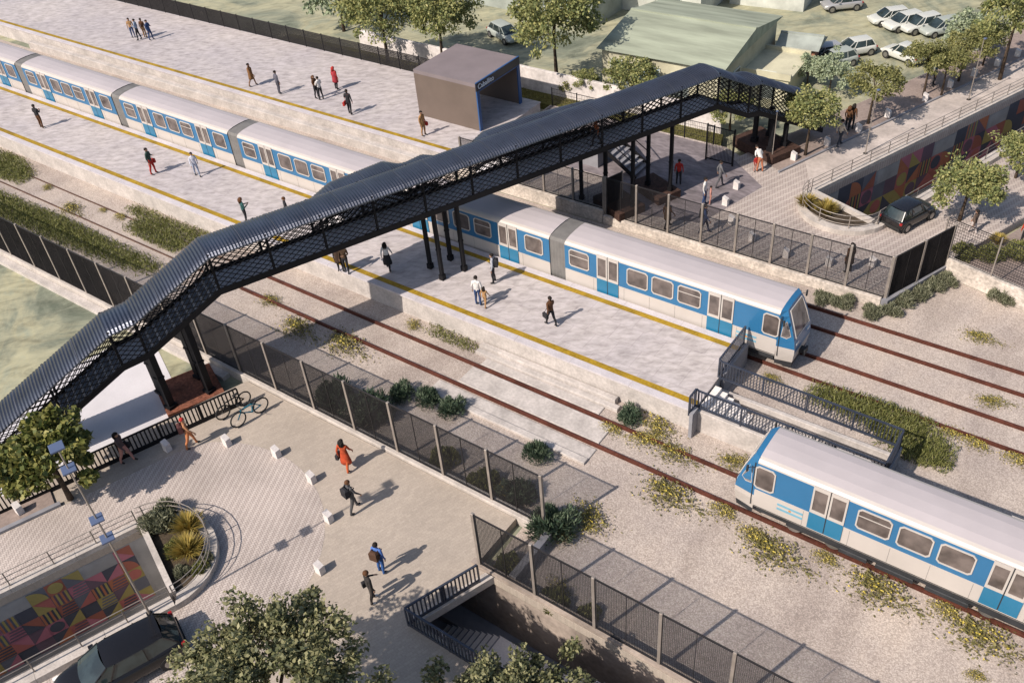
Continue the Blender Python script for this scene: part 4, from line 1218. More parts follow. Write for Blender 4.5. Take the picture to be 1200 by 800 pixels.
M['car_white'] = mat('white_car_paint', (0.50,0.51,0.47), 0.4, 0.05, 1.0, spec=0.5, coat=0.4)
car('small black hatchback parked beside the far mural', SP(-25.0+1.35-0.4+0.0, 39.0, 0.50)*0 + Vector((-8.72,44.55,0.50)), ST, 3.0, 1.55, 1.22, M['car_black'])
cp = G(145,782,0.6)
car('dark grey car beside the near mural, partly under the tree', (cp.x, cp.y, 0.36), ST+math.pi, 4.2, 1.75, 1.40, M['car_grey'])
WC = [(1041,27,50,'white car at the left end of the row parked on the distant green lot'),(1058,33,50,'second white car in the row on the distant green lot'),(1078,36,50,'third white car in the row on the distant green lot'),
      (1102,39,50,'pale car at the right end of the row on the distant green lot'),(999,64,50,'white car alone on the pale track beyond the trees'),(1058,70,-20,'white car beside the dark hedge shadow beyond the trees'),
      (962,70,55,'silver car among bushes at the left of the distant lot'),(976,78,50,'pale car behind the bushes above the two people in dark clothes'),(985,11,35,'silver car at the top edge left of the parked row')]
for k_, (u, v, a, lab) in enumerate(WC):
    car(lab, G(u,v,-0.03), rad(a + (k_*37) % 13 - 6)+math.pi, 3.0+0.1*(k_ % 4), 1.45, 1.12+0.04*(k_ % 3), M[('car_white','car_white','car_white','car_pale','car_white','car_white','car_silver','car_pale','car_silver')[k_]], 'white cars parked far behind')
car('pale car beyond the whitewashed wall behind the portal', G(592,46,-0.03), rad(-22), 3.4, 1.5, 1.2, M['car_pale'], 'white cars parked far behind')

# ------------------------------------------------------------------ bicycles
def bicycle(label, a, b_, z, frame_m, lean=0.12):
    """a: rear wheel contact, b_: front wheel contact"""
    a = Vector((a.x,a.y,z)); b_ = Vector((b_.x,b_.y,z)); d = b_-a; ang = math.atan2(d.y,d.x)
    t = thing('bicycle', label, 'bicycle', a, ang, 'bicycles by the balustrade')
    wb = d.length; R = wb*0.315
    wheels = []
    for x in (0, wb):
        b = MB(); n = 22
        b.tube([(x+R*math.cos(2*math.pi*k/n),0,R+0.02+R*math.sin(2*math.pi*k/n)) for k in range(n+1)], 0.034, 6, cap=False)
        w = obj('wheel', b, M['tyre'], t)
        s = MB()
        for k in range(8):
            an = math.pi*k/8
            s.tube([(x-R*math.cos(an),0,R+0.02-R*math.sin(an)),(x+R*math.cos(an),0,R+0.02+R*math.sin(an))],0.004,3)
        obj('spokes', s, M['steel'], w)
    zr = R+0.02; bbx = wb*0.40; bb = (bbx,0,zr*0.85); seat = (wb*0.30,0,zr+0.36); head = (wb*0.80,0,zr+0.40); hd2 = (wb*0.83,0,zr+0.26)
    f = MB()
    for p, q in ((bb,seat),(bb,hd2),(seat,head),(seat,(0,0,zr)),(bb,(0,0,zr)),(head,hd2),(hd2,(wb,0,zr))): f.tube([p,q],0.028,6)
    obj('frame', f, frame_m, t)
    obj('saddle', MB().bevbox(seat[0]-0.14,seat[0]+0.12,-0.065,0.065,seat[2]+0.10,seat[2]+0.16,0.03).tube([seat,(seat[0],0,seat[2]+0.11)],0.014,6), M['tyre'], t)
    obj('handlebar', MB().tube([head,(head[0]-0.02,0,head[2]+0.12)],0.014,6).tube([(head[0]-0.06,-0.27,head[2]+0.14),(head[0]+0.02,-0.1,head[2]+0.12),(head[0]+0.02,0.1,head[2]+0.12),(head[0]-0.06,0.27,head[2]+0.14)],0.013,6), M['tyre'], t)
    obj('crank', MB().tube([(bbx-0.12,0.07,bb[2]-0.09),(bbx,0.05,bb[2]),(bbx,-0.05,bb[2]),(bbx+0.12,-0.07,bb[2]+0.09)],0.012,5).lathe([(0.001,0),(0.001,0.001)],6,c=bb[:2]), M['steel'], t)
    return t
M['teal'] = flat('teal_bike_paint', (0.01,0.17,0.25), 0.35)
bicycle('black bicycle standing against the balustrade', G(288,474,0.36), G(264,490,0.36), 0.36, M['black'])
bicycle('teal bicycle parked in front of the black one', G(308,482,0.36), G(282,499,0.36), 0.36, M['teal'])

# ------------------------------------------------------------------ bollards
bm_ = MB()
_bp = [(-0.13,-0.16),(0.13,-0.16),(0.13,0.16),(-0.13,0.16)]
bm_.mesh_([(x,y,0) for x, y in _bp]+[(x*0.94,y*0.94,0.40 if y < 0 else 0.52) for x, y in _bp], [(0,3,2,1),(4,5,6,7),(0,1,5,4),(1,2,6,5),(2,3,7,6),(3,0,4,7)])
bol_me = bm_.mesh('bollard'); mats_on(bol_me, mat('pale_bollard_concrete', (0.62,0.58,0.56), 0.8, 0.15, 3.0, grain=0.1))
BOL = [(197,527,.357,'pale concrete bollard left of the walker in tan near the balustrade'),(267,521,.357,'pale concrete bollard in front of the bicycles'),(325,534,.357,'pale concrete bollard at the top of the curved paving edge'),
       (366,564,.357,'pale concrete bollard left of the person in orange'),(386,610,.357,'pale concrete bollard left of the person in dark grey with backpack'),(376,670,.357,'pale concrete bollard left of the pair on the plaza, nearest the tree'),
       (24,600,.435,'pale concrete bollard on the shaded side pavement at the left edge'),
       (863,221,.507,'white bollard right of the grey walker on the far plaza'),(850,240,.507,'white bollard right of the adult with child'),(857,262,.502,'white bollard behind the fence right of the person in blue'),
       (881,282,.502,'white bollard behind the fence, second from the person in blue'),(921,301,.502,'white bollard behind the fence left of the rounded planter'),(971,311,.502,'white bollard behind the fence left of the person in brown'),(1022,311,.502,'white bollard behind the fence corner by the black screen')]
for i, (u, v) in enumerate(((930,187),(969,170),(1006,154),(1040,137),(1084,118),(1113,102),(1141,89),(1168,77),(1192,66))):
    BOL.append((u, v, .562, ['white bollard at the street kerb nearest the footbridge end','white bollard on the kerb right of the first street tree','white bollard on the kerb right of the person in cream shirt','white bollard on the kerb right of the second street tree',
                             'white bollard on the kerb left of the paired street trees','white bollard on the kerb right of the paired street trees','white bollard on the kerb near the second street lamp','white bollard on the kerb beside the thin tall tree','white bollard on the kerb nearest the right edge'][i]))
for u, v, z, lab in BOL:
    o = link('bollard', bol_me, None, G(u, v, z), ST+0.3); tag(o, lab, 'bollard', 'concrete bollards')

# ------------------------------------------------------------------ street lamps
M['panel_blue'] = mat('blue_lamp_panel', (0.085,0.115,0.20), 0.35, 0.05, 2.0, spec=0.6)
def lamp(label, base, Hh, heads, thin=0.045, hs=0.21):
    t = thing('street_lamp', label, 'street lamp', base, ST, 'street lamps')
    obj('pole', MB().tube([(0,0,0),(0,0,Hh*0.5),(0,0,Hh)],[thin*1.3,thin,thin*0.7],8), M['galv'], t)
    obj('base_plate', MB().box(-0.10,0.10,-0.10,0.10,0,0.04), M['black'], t)
    for h, dx in heads:
        hd = obj('lamp_head', MB().bevbox(-hs+dx,hs+dx,-hs,hs,h,h+0.06,0.012), M['panel_blue'], t)
        obj('bracket', MB().tube([(0,0,h-0.02),(dx,0,h+0.0)],0.02,6), M['galv'], hd)
    return t
lb = G(176,720,0.60)
lamp('slender lamp post with square blue panels beside the near mural', (lb.x,lb.y,0.66), 8.5, [(4.25,0.0),(5.2,0.0),(7.55,0.0),(8.5,0.0)], 0.034)
for (u, v), lab in (((1014,180),'slender lamp post on the lane edge between the first two street trees'),((1135,117),'slender lamp post on the lane edge near the third street tree')):
    p = G(u,v,0.51); lamp(lab, p, 3.9, [(3.9,0.12)], 0.03, 0.08)
p = G(904,190,0.51); lamp('thin post at the street corner beside the footbridge end', p, 3.2, [(3.2,0.0)], 0.025, 0.06)

# ------------------------------------------------------------------ people
PC = {}
def cloth(col):
    k = tuple(round(c,3) for c in col)
    if k not in PC: PC[k] = mat('cloth_%d' % len(PC), col, 0.85, 0.25, 6.0)
    return PC[k]
def cskin(col):
    k = ('s',)+tuple(col)
    if k not in PC: PC[k] = mat('skin_%d' % len(PC), col, 0.55, 0.1, 6.0)
    return PC[k]
PC_BASE = flat('undyed_cloth', (0.3,0.3,0.3))
def pose_mesh(name, stride=0.10, arms='down', bend=0.0, feet=0.11):
    """one continuous body grown with the skin modifier; returns mesh and head position"""
    V = []; E = []; LBL = []
    def vtx(p, r): V.append((Vector(p), r)); return len(V)-1
    def edge(a, b_, l): E.append((a, b_)); LBL.append(l)
    cb, sb = math.cos(bend), math.sin(bend)
    def up(x, y, z):                                        # bend the upper body forward (-y) about the hips
        zz = z-0.95; return (x, y*cb - zz*sb, 0.95 + zz*cb + y*sb*0)
    pel = vtx((0,0,0.95),(0.135,0.105)); sp = vtx(up(0,0,1.12),(0.125,0.095)); ch = vtx(up(0,0,1.33),(0.155,0.11)); nk0 = vtx(up(0,0.01,1.45),(0.075,0.065))
    nk = vtx(up(0,0.0,1.50),(0.05,0.05)); hd = vtx(up(0,-0.012,1.585),(0.078,0.088)); ht = vtx(up(0,0.0,1.665),(0.075,0.085)); h2 = vtx(up(0,0.0,1.71),(0.045,0.05))
    ns = vtx(up(0,-0.105,1.60),(0.014,0.018))
    edge(pel,sp,1); edge(sp,ch,1); edge(ch,nk0,1); edge(nk0,nk,0); edge(nk,hd,0); edge(hd,ht,0); edge(ht,h2,0); edge(hd,ns,0)
    for sd in (-1, 1):
        er = vtx(up(sd*0.088,0.01,1.60),(0.010,0.018)); edge(hd,er,0)
        st = stride*sd
        hip = vtx((sd*0.085,0,0.88),(0.095,0.095)); kn = vtx((sd*feet*0.9,-st*0.55-0.02,0.49),(0.062,0.066)); cf = vtx((sd*feet,-st*0.8+0.015,0.33),(0.055,0.06)); an = vtx((sd*feet,-st+0.02,0.09),(0.036,0.042)); to = vtx((sd*feet*1.15,-st-0.13,0.035),(0.040,0.030)); he = vtx((sd*feet,-st+0.055,0.035),(0.034,0.032))
        edge(pel,hip,2); edge(hip,kn,2); edge(kn,cf,2); edge(cf,an,2); edge(an,to,3); edge(an,he,3)
        sh = vtx(up(sd*0.165,0.01,1.405),(0.062,0.06)); edge(ch,sh,1)
        if arms == 'down' or (arms == 'one' and sd < 0): el = (sd*0.225,0.03,1.13); wr = (sd*0.235,-0.04,0.89); hdv = (0,-0.02,-1)
        elif arms == 'swing': el = (sd*0.22,sd*0.10+0.02,1.14); wr = (sd*0.22,sd*0.18-0.07,0.92); hdv = (0,-0.25,-1)
        elif arms == 'hold' or arms == 'one': el = (sd*0.23,-0.02,1.14); wr = (sd*0.10,-0.24,1.20); hdv = (-sd*0.6,-0.6,0.25)
        else: el = (sd*0.24,-0.10,1.12); wr = (sd*0.16,-0.30,0.92); hdv = (0,-0.5,-0.9)
        e = vtx(up(*el),(0.045,0.045)); w = vtx(up(*wr),(0.030,0.026)); edge(sh,e,1); edge(e,w,1)
        hv = Vector(hdv).normalized(); W_ = Vector(wr); side = Vector((0,1,0)) if arms != 'hold' else Vector((0,0,1))
        pm = vtx(up(*(W_+hv*0.06)),(0.034,0.020)); edge(w,pm,0)
        for q, (o_, l) in enumerate(((-0.024,0.070),(-0.008,0.082),(0.008,0.078),(0.024,0.060))):
            k1 = vtx(up(*(W_+hv*0.10+side*o_)),(0.009,0.009)); k2 = vtx(up(*(W_+hv*(0.10+l)+side*o_*1.15+Vector((-sd*0.012,0,0)))),(0.008,0.008)); edge(pm,k1,0); edge(k1,k2,0)
        t1 = vtx(up(*(W_+hv*0.055-side*0.045)),(0.010,0.010)); t2 = vtx(up(*(W_+hv*0.09-side*0.055)),(0.009,0.009)); edge(w,t1,0); edge(t1,t2,0)
    me = bpy.data.meshes.new(name); me.from_pydata([v[0] for v in V], E, [])
    ob = bpy.data.objects.new(name, me); COL.objects.link(ob)
    sk = ob.modifiers.new('skin','SKIN'); sk.use_smooth_shade = True
    sv = me.skin_vertices[0].data
    for i, (p, r) in enumerate(V):
        sv[i].radius = r; sv[i].use_root = (i == 0)
    ss = ob.modifiers.new('sub','SUBSURF'); ss.levels = 1; ss.render_levels = 1
    dg = bpy.context.evaluated_depsgraph_get(); dg.update()
    out = bpy.data.meshes.new_from_object(ob.evaluated_get(dg))
    head = Vector(up(0,0,1.63)); neck = Vector(up(0,0,1.42))
    bpy.data.objects.remove(ob)
    C = np.array([p.center for p in out.polygons]); A = np.array([V[a][0] for a, _ in E]); B = np.array([V[b_][0] for _, b_ in E])
    AB = B-A; t = np.clip(((C[:,None,:]-A[None])*AB[None]).sum(2)/np.maximum((AB*AB).sum(1),1e-9)[None],0,1)
    D = np.linalg.norm(C[:,None,:]-(A[None]+t[...,None]*AB[None]),axis=2)
    # subtract a typical radius so that thick torso bones win over thin ones
    R_ = np.array([0.5*(V[a][1][0]+V[b_][1][0]) for a, b_ in E])
    idx = np.argmin(D-R_[None], axis=1)
    mi = np.array(LBL)[idx]
    mi[(mi == 1) & (C[:,2] < 0.93) & (np.abs(C[:,0]) < 0.16)] = 2
    out.materials.clear()
    for _ in range(4): out.materials.append(PC_BASE)
    out.polygons.foreach_set('material_index', mi.astype(np.int32)); out.name = 'person'; out.update()
    return out, head, neck, bend
POSES = {'stand': pose_mesh('stand',0.03,'down'), 'walk': pose_mesh('walk',0.22,'swing'), 'hold': pose_mesh('hold',0.04,'hold'), 'one': pose_mesh('one',0.10,'one'), 'bend': pose_mesh('bend',0.10,'reach',0.75)}

def ell(prof, n=14, sy=0.72):
    b = MB().lathe(prof, n); b.v = [(x, y*sy, z) for x, y, z in b.v]; return b
def person(label, u, v, z, Hp=1.68, pose='stand', face=0.0, top=(0.3,0.3,0.3), legs=(0.04,0.04,0.05), skin=(0.33,0.19,0.13), hair=(0.015,0.011,0.009), shoes=(0.02,0.02,0.02), long=False, dress=None, coat=None, pack=None, bag=None, loc=None, group='people on the platforms and plazas'):
    src, head, neck, bend = POSES[pose]
    p = G(u, v, z) if loc is None else Vector(loc)
    me = src.copy()
    for i, m in enumerate((cskin(skin), cloth(top), cloth(legs), cloth(shoes))): me.materials[i] = m
    o = link('person', me, None, p, face)
    s = Hp/1.74; o.scale = (s*1.06, s*1.06, s)
    tag(o, label, 'person', group)
    hb = MB()
    nlat = 6; nlon = 12; vs = []; fs = []
    for i in range(nlat+1):
        th = math.pi*0.60*i/nlat
        for k in range(nlon):
            ph = 2*math.pi*k/nlon
            y = math.sin(ph)
            cut = 1.0 if y > -0.2 else 0.72
            th2 = th*cut
            vs.append((0.094*math.sin(th2)*math.cos(ph), 0.008+0.106*math.sin(th2)*y, 0.012+0.105*math.cos(th2)))
    for i in range(nlat):
        for k in range(nlon): fs.append((i*nlon+k,(i+1)*nlon+k,(i+1)*nlon+(k+1)%nlon,i*nlon+(k+1)%nlon))
    hb.mesh_(vs, fs)
    if long:
        for k in range(7):
            a = math.pi*(0.0+k/6); x = 0.088*math.cos(a); y = 0.03+0.085*math.sin(a)
            hb.tube([(x,y,0.02),(x*1.1,y+0.015,-0.10),(x*0.95,y+0.01,-0.24)],[0.035,0.036,0.016],5)
    R = Matrix.Rotation(bend,4,'X')
    hb.v = [tuple(R @ Vector(q) + head) for q in hb.v]
    obj('hair', hb, cloth(hair), o, smooth=True)
    if dress: obj('dress', ell([(0.155,1.0),(0.17,0.9),(0.20,0.70),(0.23,0.45 if pose != 'walk' else 0.55),(0.235,0.40)]), cloth(dress), o, smooth=True)
    if coat: obj('coat', ell([(0.13,1.42),(0.205,1.36),(0.20,1.15),(0.20,0.95),(0.225,0.72),(0.235,0.58)],14,0.78), cloth(coat), o, smooth=True)
    if pack: obj('backpack', MB().bevbox(-0.16,0.16,0.09,0.28,1.02,1.44,0.06).tube([(-0.11,0.12,1.42),(-0.12,-0.05,1.44),(-0.12,-0.13,1.30),(-0.12,0.10,1.05)],0.02,5).tube([(0.11,0.12,1.42),(0.12,-0.05,1.44),(0.12,-0.13,1.30),(0.12,0.10,1.05)],0.02,5), cloth(pack), o)
    if bag:
        obj('bag', MB().bevbox(0.22,0.34,-0.16,0.16,0.62,0.90,0.04).tube([(0.24,-0.10,0.88),(0.2,0.0,1.12),(0.1,0.02,1.43),(-0.08,0.08,1.42)],0.012,5), cloth(bag), o)
    return o
DK = (0.02,0.02,0.024); BR = (0.10,0.045,0.02); RED = (0.36,0.025,0.02); ORG = (0.42,0.09,0.03); WH = (0.62,0.60,0.58); NV = (0.03,0.06,0.15); GR = (0.13,0.13,0.14); TAN = (0.35,0.20,0.09); PK = (0.45,0.22,0.18)
R_ = math.radians
Z1, Z5, Z3 = 1.209, 0.512, 0.362
person('dark clothed figure alone at the left end of the island platform', 50,150,Z1,1.75,'hold',R_(200),DK,BR)
person('figure in dark green jacket and red trousers by the left carriages', 181,204,Z1,1.80,'one',R_(120),(0.03,0.06,0.05),RED, bag=RED)
person('small figure in white shirt and pale jeans on the island platform', 232,206,Z1,1.60,'walk',R_(60),(0.5,0.52,0.6),(0.28,0.32,0.42))
person('figure in teal and brown just left of the footbridge', 290,262,Z1,1.70,'hold',R_(160),(0.03,0.10,0.10),DK,hair=BR,long=True)
person('figure half hidden behind the footbridge roof', 340,262,Z1,1.72,'stand',R_(150),DK,DK,hair=BR)
person('left one of the couple in black standing at the yellow line', 400,317,Z1,1.66,'stand',R_(40),DK,DK,hair=BR,long=True,coat=(0.05,0.03,0.02))
person('right one of the couple in black standing at the yellow line', 407,319,Z1,1.72,'one',R_(30),(0.06,0.035,0.02),DK)
person('person in white top and long black skirt on the platform', 456,316,Z1,1.68,'walk',R_(210),WH,DK,long=True,dress=DK)
person('person in white shirt and jeans with a child on the platform', 561,357,Z1,1.72,'stand',R_(200),WH,NV)
person('child in tan beside the adult in white shirt', 569,359,Z1,1.18,'walk',R_(190),TAN,TAN,long=True)
person('person with backpack and pale shirt near the platform columns', 579,331,Z1,1.74,'stand',R_(300),(0.35,0.36,0.40),DK,pack=DK)
person('person in brown patterned jacket walking on the platform near the cab', 646,381,Z1,1.68,'walk',R_(250),BR,DK,coat=None,bag=DK)
for u, v, h, tp, lg, lab in ((157,44,1.62,TAN,NV,'leftmost of four friends, in tan, on the far platform'),(164,47,1.74,(0.20,0.26,0.36),DK,'tallest of four friends, in blue shirt and dark shorts'),(171,44,1.60,BR,TAN,'third of four friends, in brown, on the far platform'),(178,47,1.66,NV,NV,'rightmost of four friends, in navy, on the far platform')):
    person(lab,u,v,Z1,h,'stand' if u%2 else 'one',R_(u*37),tp,lg)
person('figure in long brown coat on the far platform', 297,101,Z1,1.72,'walk',R_(130),BR,(0.25,0.15,0.1),coat=(0.20,0.10,0.04))
person('figure in grey suit on the far platform', 328,110,Z1,1.72,'stand',R_(170),(0.11,0.11,0.14),(0.07,0.07,0.09))
person('left one of the embracing couple on the far platform', 372,115,Z1,1.66,'hold',R_(100),BR,DK,long=True,hair=BR)
person('right one of the embracing couple on the far platform', 377,117,Z1,1.70,'hold',R_(260),WH,DK)
person('figure in red coat on the far platform', 395,105,Z1,1.70,'stand',R_(180),RED,DK,coat=(0.30,0.03,0.04),long=True,hair=RED)
person('figure in black suit with a red bag on the far platform', 411,134,Z1,1.78,'one',R_(200),DK,DK,bag=RED)
person('person in pale brown carrying a red bag at the corner of the portal', 497,159,Z1,1.70,'stand',R_(90),TAN,TAN,bag=RED,coat=None)
person('person in red shirt and dark shorts on the shaded forecourt', 795,216,Z5,1.62,'stand',R_(200),RED,DK)
person('person in grey walking on the sunlit far plaza', 843,219,Z5,1.68,'walk',R_(130),GR,(0.09,0.09,0.10))
person('adult in white top and jeans with a child on the far plaza', 825,240,Z5,1.72,'stand',R_(100),WH,NV)
person('child in pale pink beside the adult in white', 832,239,Z5,1.15,'stand',R_(120),PK,PK)
person('person in long brown coat behind the far fence', 782,267,Z5,1.70,'walk',R_(150),BR,DK,coat=(0.06,0.035,0.02),long=True)
person('person in blue jacket with dark backpack behind the far fence', 825,273,Z5,1.74,'walk',R_(110),NV,(0.03,0.04,0.09),pack=DK)
person('person in white top bending down at the street corner', 890,201,Z5,1.66,'bend',R_(240),WH,(0.4,0.15,0.08))
person('child in red held by the bending person', 885,201,Z5,1.05,'stand',R_(60),RED,PK)
person('person in dark brown coat behind the fence near the black screen', 993,319,Z5,1.74,'stand',R_(240),BR,DK,coat=(0.05,0.03,0.02),long=True)
person('person in cream shirt and dark trousers on the street pavement', 983,171,0.57,1.72,'walk',R_(150),(0.48,0.42,0.34),(0.03,0.035,0.05))
person('left one of two people in dark clothes under the street tree', 992,153,0.57,1.64,'stand',R_(170),BR,DK,long=True,hair=BR)
person('right one of two people in dark clothes under the street tree', 997,151,0.57,1.66,'stand',R_(170),BR,DK,long=True)
person('person in navy standing behind the third street tree', 1093,101,0.57,1.66,'stand',R_(100),NV,DK)
person('walker in brown jacket and pale trousers beyond the black screen', 1137,278,0.235,1.66,'walk',R_(250),(0.10,0.07,0.055),(0.45,0.40,0.38))
person('person in bright orange at the right edge', 1198,288,0.235,1.75,'stand',R_(200),(0.5,0.05,0.02),DK,hair=DK)
person('person in orange brown crossing the footbridge', 0,0,0,1.66,'walk',R_(-60),(0.32,0.09,0.03),DK,loc=BP(-35.3,24.4,ZB+0.15))
person('person in orange dress with black bag on the beige plaza', 408,549,Z3,1.72,'walk',R_(200),(0.36,0.06,0.02),ORG,long=True,dress=(0.42,0.06,0.02),bag=DK)
person('person in dark grey suit with backpack walking on the beige plaza', 416,598,Z3,1.76,'walk',R_(170),(0.07,0.07,0.075),(0.07,0.068,0.07),pack=DK,hair=BR)
person('person in blue shirt and jeans with brown backpack on the plaza', 448,670,Z3,1.70,'stand',R_(190),(0.07,0.15,0.42),(0.03,0.09,0.26),pack=(0.07,0.035,0.02))
person('person in black jacket with dark shoulder bag on the plaza', 438,704,Z3,1.76,'one',R_(160),(0.03,0.027,0.026),(0.06,0.05,0.045),bag=DK,hair=BR,shoes=WH)
person('walker in tan and orange by the balustrade', 226,523,Z3,1.72,'walk',R_(150),(0.42,0.20,0.10),(0.45,0.17,0.07),hair=RED,pack=(0.08,0.03,0.03))
person('person in pink trousers and dark jacket by the balustrade', 151,541,Z3,1.76,'walk',R_(120),(0.09,0.06,0.06),PK,long=True,bag=DK)
# ------------------------------------------------------------------ vegetation
def quads(name, Q, mat_idx=None, mats=None):
    """Q: (n,4,3) array of leaf quads"""
    n = len(Q); me = bpy.data.meshes.new(name)
    me.vertices.add(n*4); me.vertices.foreach_set('co', Q.reshape(-1).astype(np.float32))
    me.loops.add(n*4); me.loops.foreach_set('vertex_index', np.arange(n*4, dtype=np.int32))
    me.polygons.add(n); me.polygons.foreach_set('loop_start', np.arange(0, n*4, 4, dtype=np.int32))
    if mat_idx is not None: me.polygons.foreach_set('material_index', mat_idx.astype(np.int32))
    me.update(calc_edges=True)
    for m in (mats or []): me.materials.append(m)
    return me
def unit(a): return a/np.maximum(np.linalg.norm(a, axis=-1, keepdims=True), 1e-9)
def leaves(P, N, length, width, rng, droop=0.25):
    """rhombic leaves centred on P, growing along a direction near N"""
    n = len(P)
    D = unit(N + rng.normal(0, 0.75, (n,3))); D[:,2] -= droop; D = unit(D)
    S = unit(np.cross(D, unit(rng.normal(0,1,(n,3))+np.array([0,0,0.6]))))
    L = length*rng.uniform(0.65,1.3,(n,1)); W = width*rng.uniform(0.7,1.25,(n,1))
    b = P - D*L*0.5; t = P + D*L*0.5; m = P - D*L*0.05
    Nn = np.cross(D,S); 
    return np.stack([b, m+S*W*0.5+Nn*W*0.12, t, m-S*W*0.5+Nn*W*0.12], 1)
def crown_points(rng, n, R, Hc, clumps, cl_r, hollow=0.45):
    """clumps scattered over an uneven ellipsoid, leaves round each clump"""
    C = unit(rng.normal(0,1,(clumps,3))); C[:,2] = np.where(C[:,2] < -0.55, -C[:,2]*0.5, C[:,2])
    lob = 1 + 0.16*np.sin(3*np.arctan2(C[:,1],C[:,0])+rng.uniform(0,6)) + rng.normal(0,0.10,clumps)
    rr = (hollow + (1-hollow)*rng.uniform(0,1,clumps)**0.55)*lob
    C = C*rr[:,None]*np.array([R,R,Hc/2])
    k = rng.integers(0, clumps, n)
    rs = cl_r*(0.6+0.8*rng.uniform(0,1,clumps))
    off = unit(rng.normal(0,1,(n,3)))*(rng.uniform(0,1,(n,1))**0.45)*rs[k][:,None]
    off[:,2] *= 0.72
    return C[k]+off, unit(C[k]*0.6+off*2.0), C
LV_tree = leaf_mat('tree_leaf', [(0.119,0.148,0.056),(0.256,0.267,0.099),(0.394,0.374,0.148),(0.197,0.226,0.088)])
LV_warm = leaf_mat('street_tree_leaf', [(0.12,0.13,0.045),(0.21,0.21,0.075),(0.30,0.285,0.115),(0.17,0.175,0.065)])
LV_near = leaf_mat('near_tree_leaf', [(0.069,0.081,0.040),(0.184,0.190,0.086),(0.356,0.339,0.178),(0.253,0.247,0.127),(0.103,0.115,0.057)])
LV_maple = leaf_mat('maple_leaf', [(0.096,0.120,0.030),(0.204,0.204,0.054),(0.300,0.276,0.084),(0.060,0.084,0.024)])
LV_sage = leaf_mat('sage_leaf', [(0.182,0.189,0.119),(0.294,0.294,0.203),(0.126,0.140,0.084)])
LV_dark = leaf_mat('dark_shrub_leaf', [(0.044,0.077,0.047),(0.095,0.138,0.086),(0.155,0.198,0.130)])
LV_grass = leaf_mat('rough_grass', [(0.10,0.115,0.035),(0.19,0.20,0.065),(0.28,0.275,0.10),(0.14,0.15,0.05)])
LV_weed = leaf_mat('weed_leaf', [(0.12,0.115,0.035),(0.21,0.185,0.06),(0.17,0.17,0.07),(0.26,0.22,0.10)])
LV_gold = leaf_mat('golden_grass', [(0.34,0.24,0.055),(0.46,0.36,0.11),(0.26,0.22,0.05),(0.38,0.30,0.09)])
LV_yellow = leaf_mat('yellow_flower', [(0.50,0.40,0.06),(0.58,0.48,0.14),(0.40,0.33,0.06)], 0.15)
LV_far = leaf_mat('hazy_far_leaf', [(0.235,0.289,0.179),(0.318,0.372,0.235),(0.386,0.427,0.276),(0.276,0.331,0.235)])  # haze of distance mixed into the leaf colours
M['bark'] = mat('bark', (0.085,0.06,0.042), 0.95, 0.35, 5.0, grain=0.3, bump=0.5)

def tree_proto(name, label, cat, loc, rotz, seed, R, Hc, zc, n, leaf, lw, clumps, cl_r, lm, trunk_r=0.11, group=None, hollow=0.45):
    rng = np.random.default_rng(seed)
    P, N, C = crown_points(rng, n, R, Hc, clumps, cl_r, hollow)
    Q = leaves(P, N, leaf, lw, rng); Q[...,2] += zc
    t = thing(name, label, cat, loc, rotz, group)
    c = quads('crown', Q, None, [lm]); link('crown', c, t)
    b = MB(); rnd = random.Random(seed)
    z0 = zc - Hc*0.30
    b.tube([(0,0,-0.03),(0.02,0.01,z0*0.5),(0.05,-0.03,z0),(0.04,0.02,zc)], [trunk_r*1.35,trunk_r,trunk_r*0.85,trunk_r*0.35], 9)
    for k in range(7):
        tip = C[rng.integers(0,len(C))]
        b.tube([(0.04,-0.02,z0*0.92+0.05*k),(tip[0]*0.45,tip[1]*0.45,zc+tip[2]*0.5-0.15),(tip[0]*0.85,tip[1]*0.85,zc+tip[2]*0.85)],[trunk_r*0.55,trunk_r*0.32,trunk_r*0.1],6)
    obj('trunk', b, M['bark'], t, smooth=True)
    return t
def under(u, v, zc, z0):
    p = G(u, v, zc); return (p.x, p.y, z0)
# street trees (round crowns on slender trunks)
stA = tree_proto('street_tree','round street tree at the footbridge end','tree',under(950,137,3.0,0.56),0.3,11,1.62,2.3,2.85,5200,0.17,0.10,70,0.42,LV_tree,0.075,'small street trees along the pavement')
stB = tree_proto('street_tree','pale broad street tree beside the two people in dark clothes','tree',under(1025,103,2.9,0.56),1.0,12,1.60,1.7,2.75,4200,0.17,0.10,55,0.42,LV_warm,0.07,'small street trees along the pavement')
for u, v, sc, src, lab in ((1090,77,0.95,stB,'left one of the paired pale street trees by the lot'),(1110,82,0.85,stB,'right one of the paired pale street trees by the lot'),(1131,63,0.9,stB,'small street tree just left of the second lamp'),
                         (1158,52,0.75,stA,'smallest round street tree on the pavement'),):
    clone(src, under(u,v,2.7*sc,0.56), u*0.7, lab, sc)
clone(stA, under(1190,26,4.3,0.56), 2.0, 'tall pale street tree at the top right corner', (1.35,1.35,1.7))
rt = tree_proto('street_tree','bushy pale tree behind the black screen and car','tree',under(1135,219,2.5,0.23),0.3,15,1.70,2.0,2.4,7000,0.17,0.11,90,0.42,LV_tree,0.09,'small street trees along the pavement')
clone(rt, under(1200,176,2.2,0.23), 1.2, 'bushy tree cut by the right edge', 0.82)
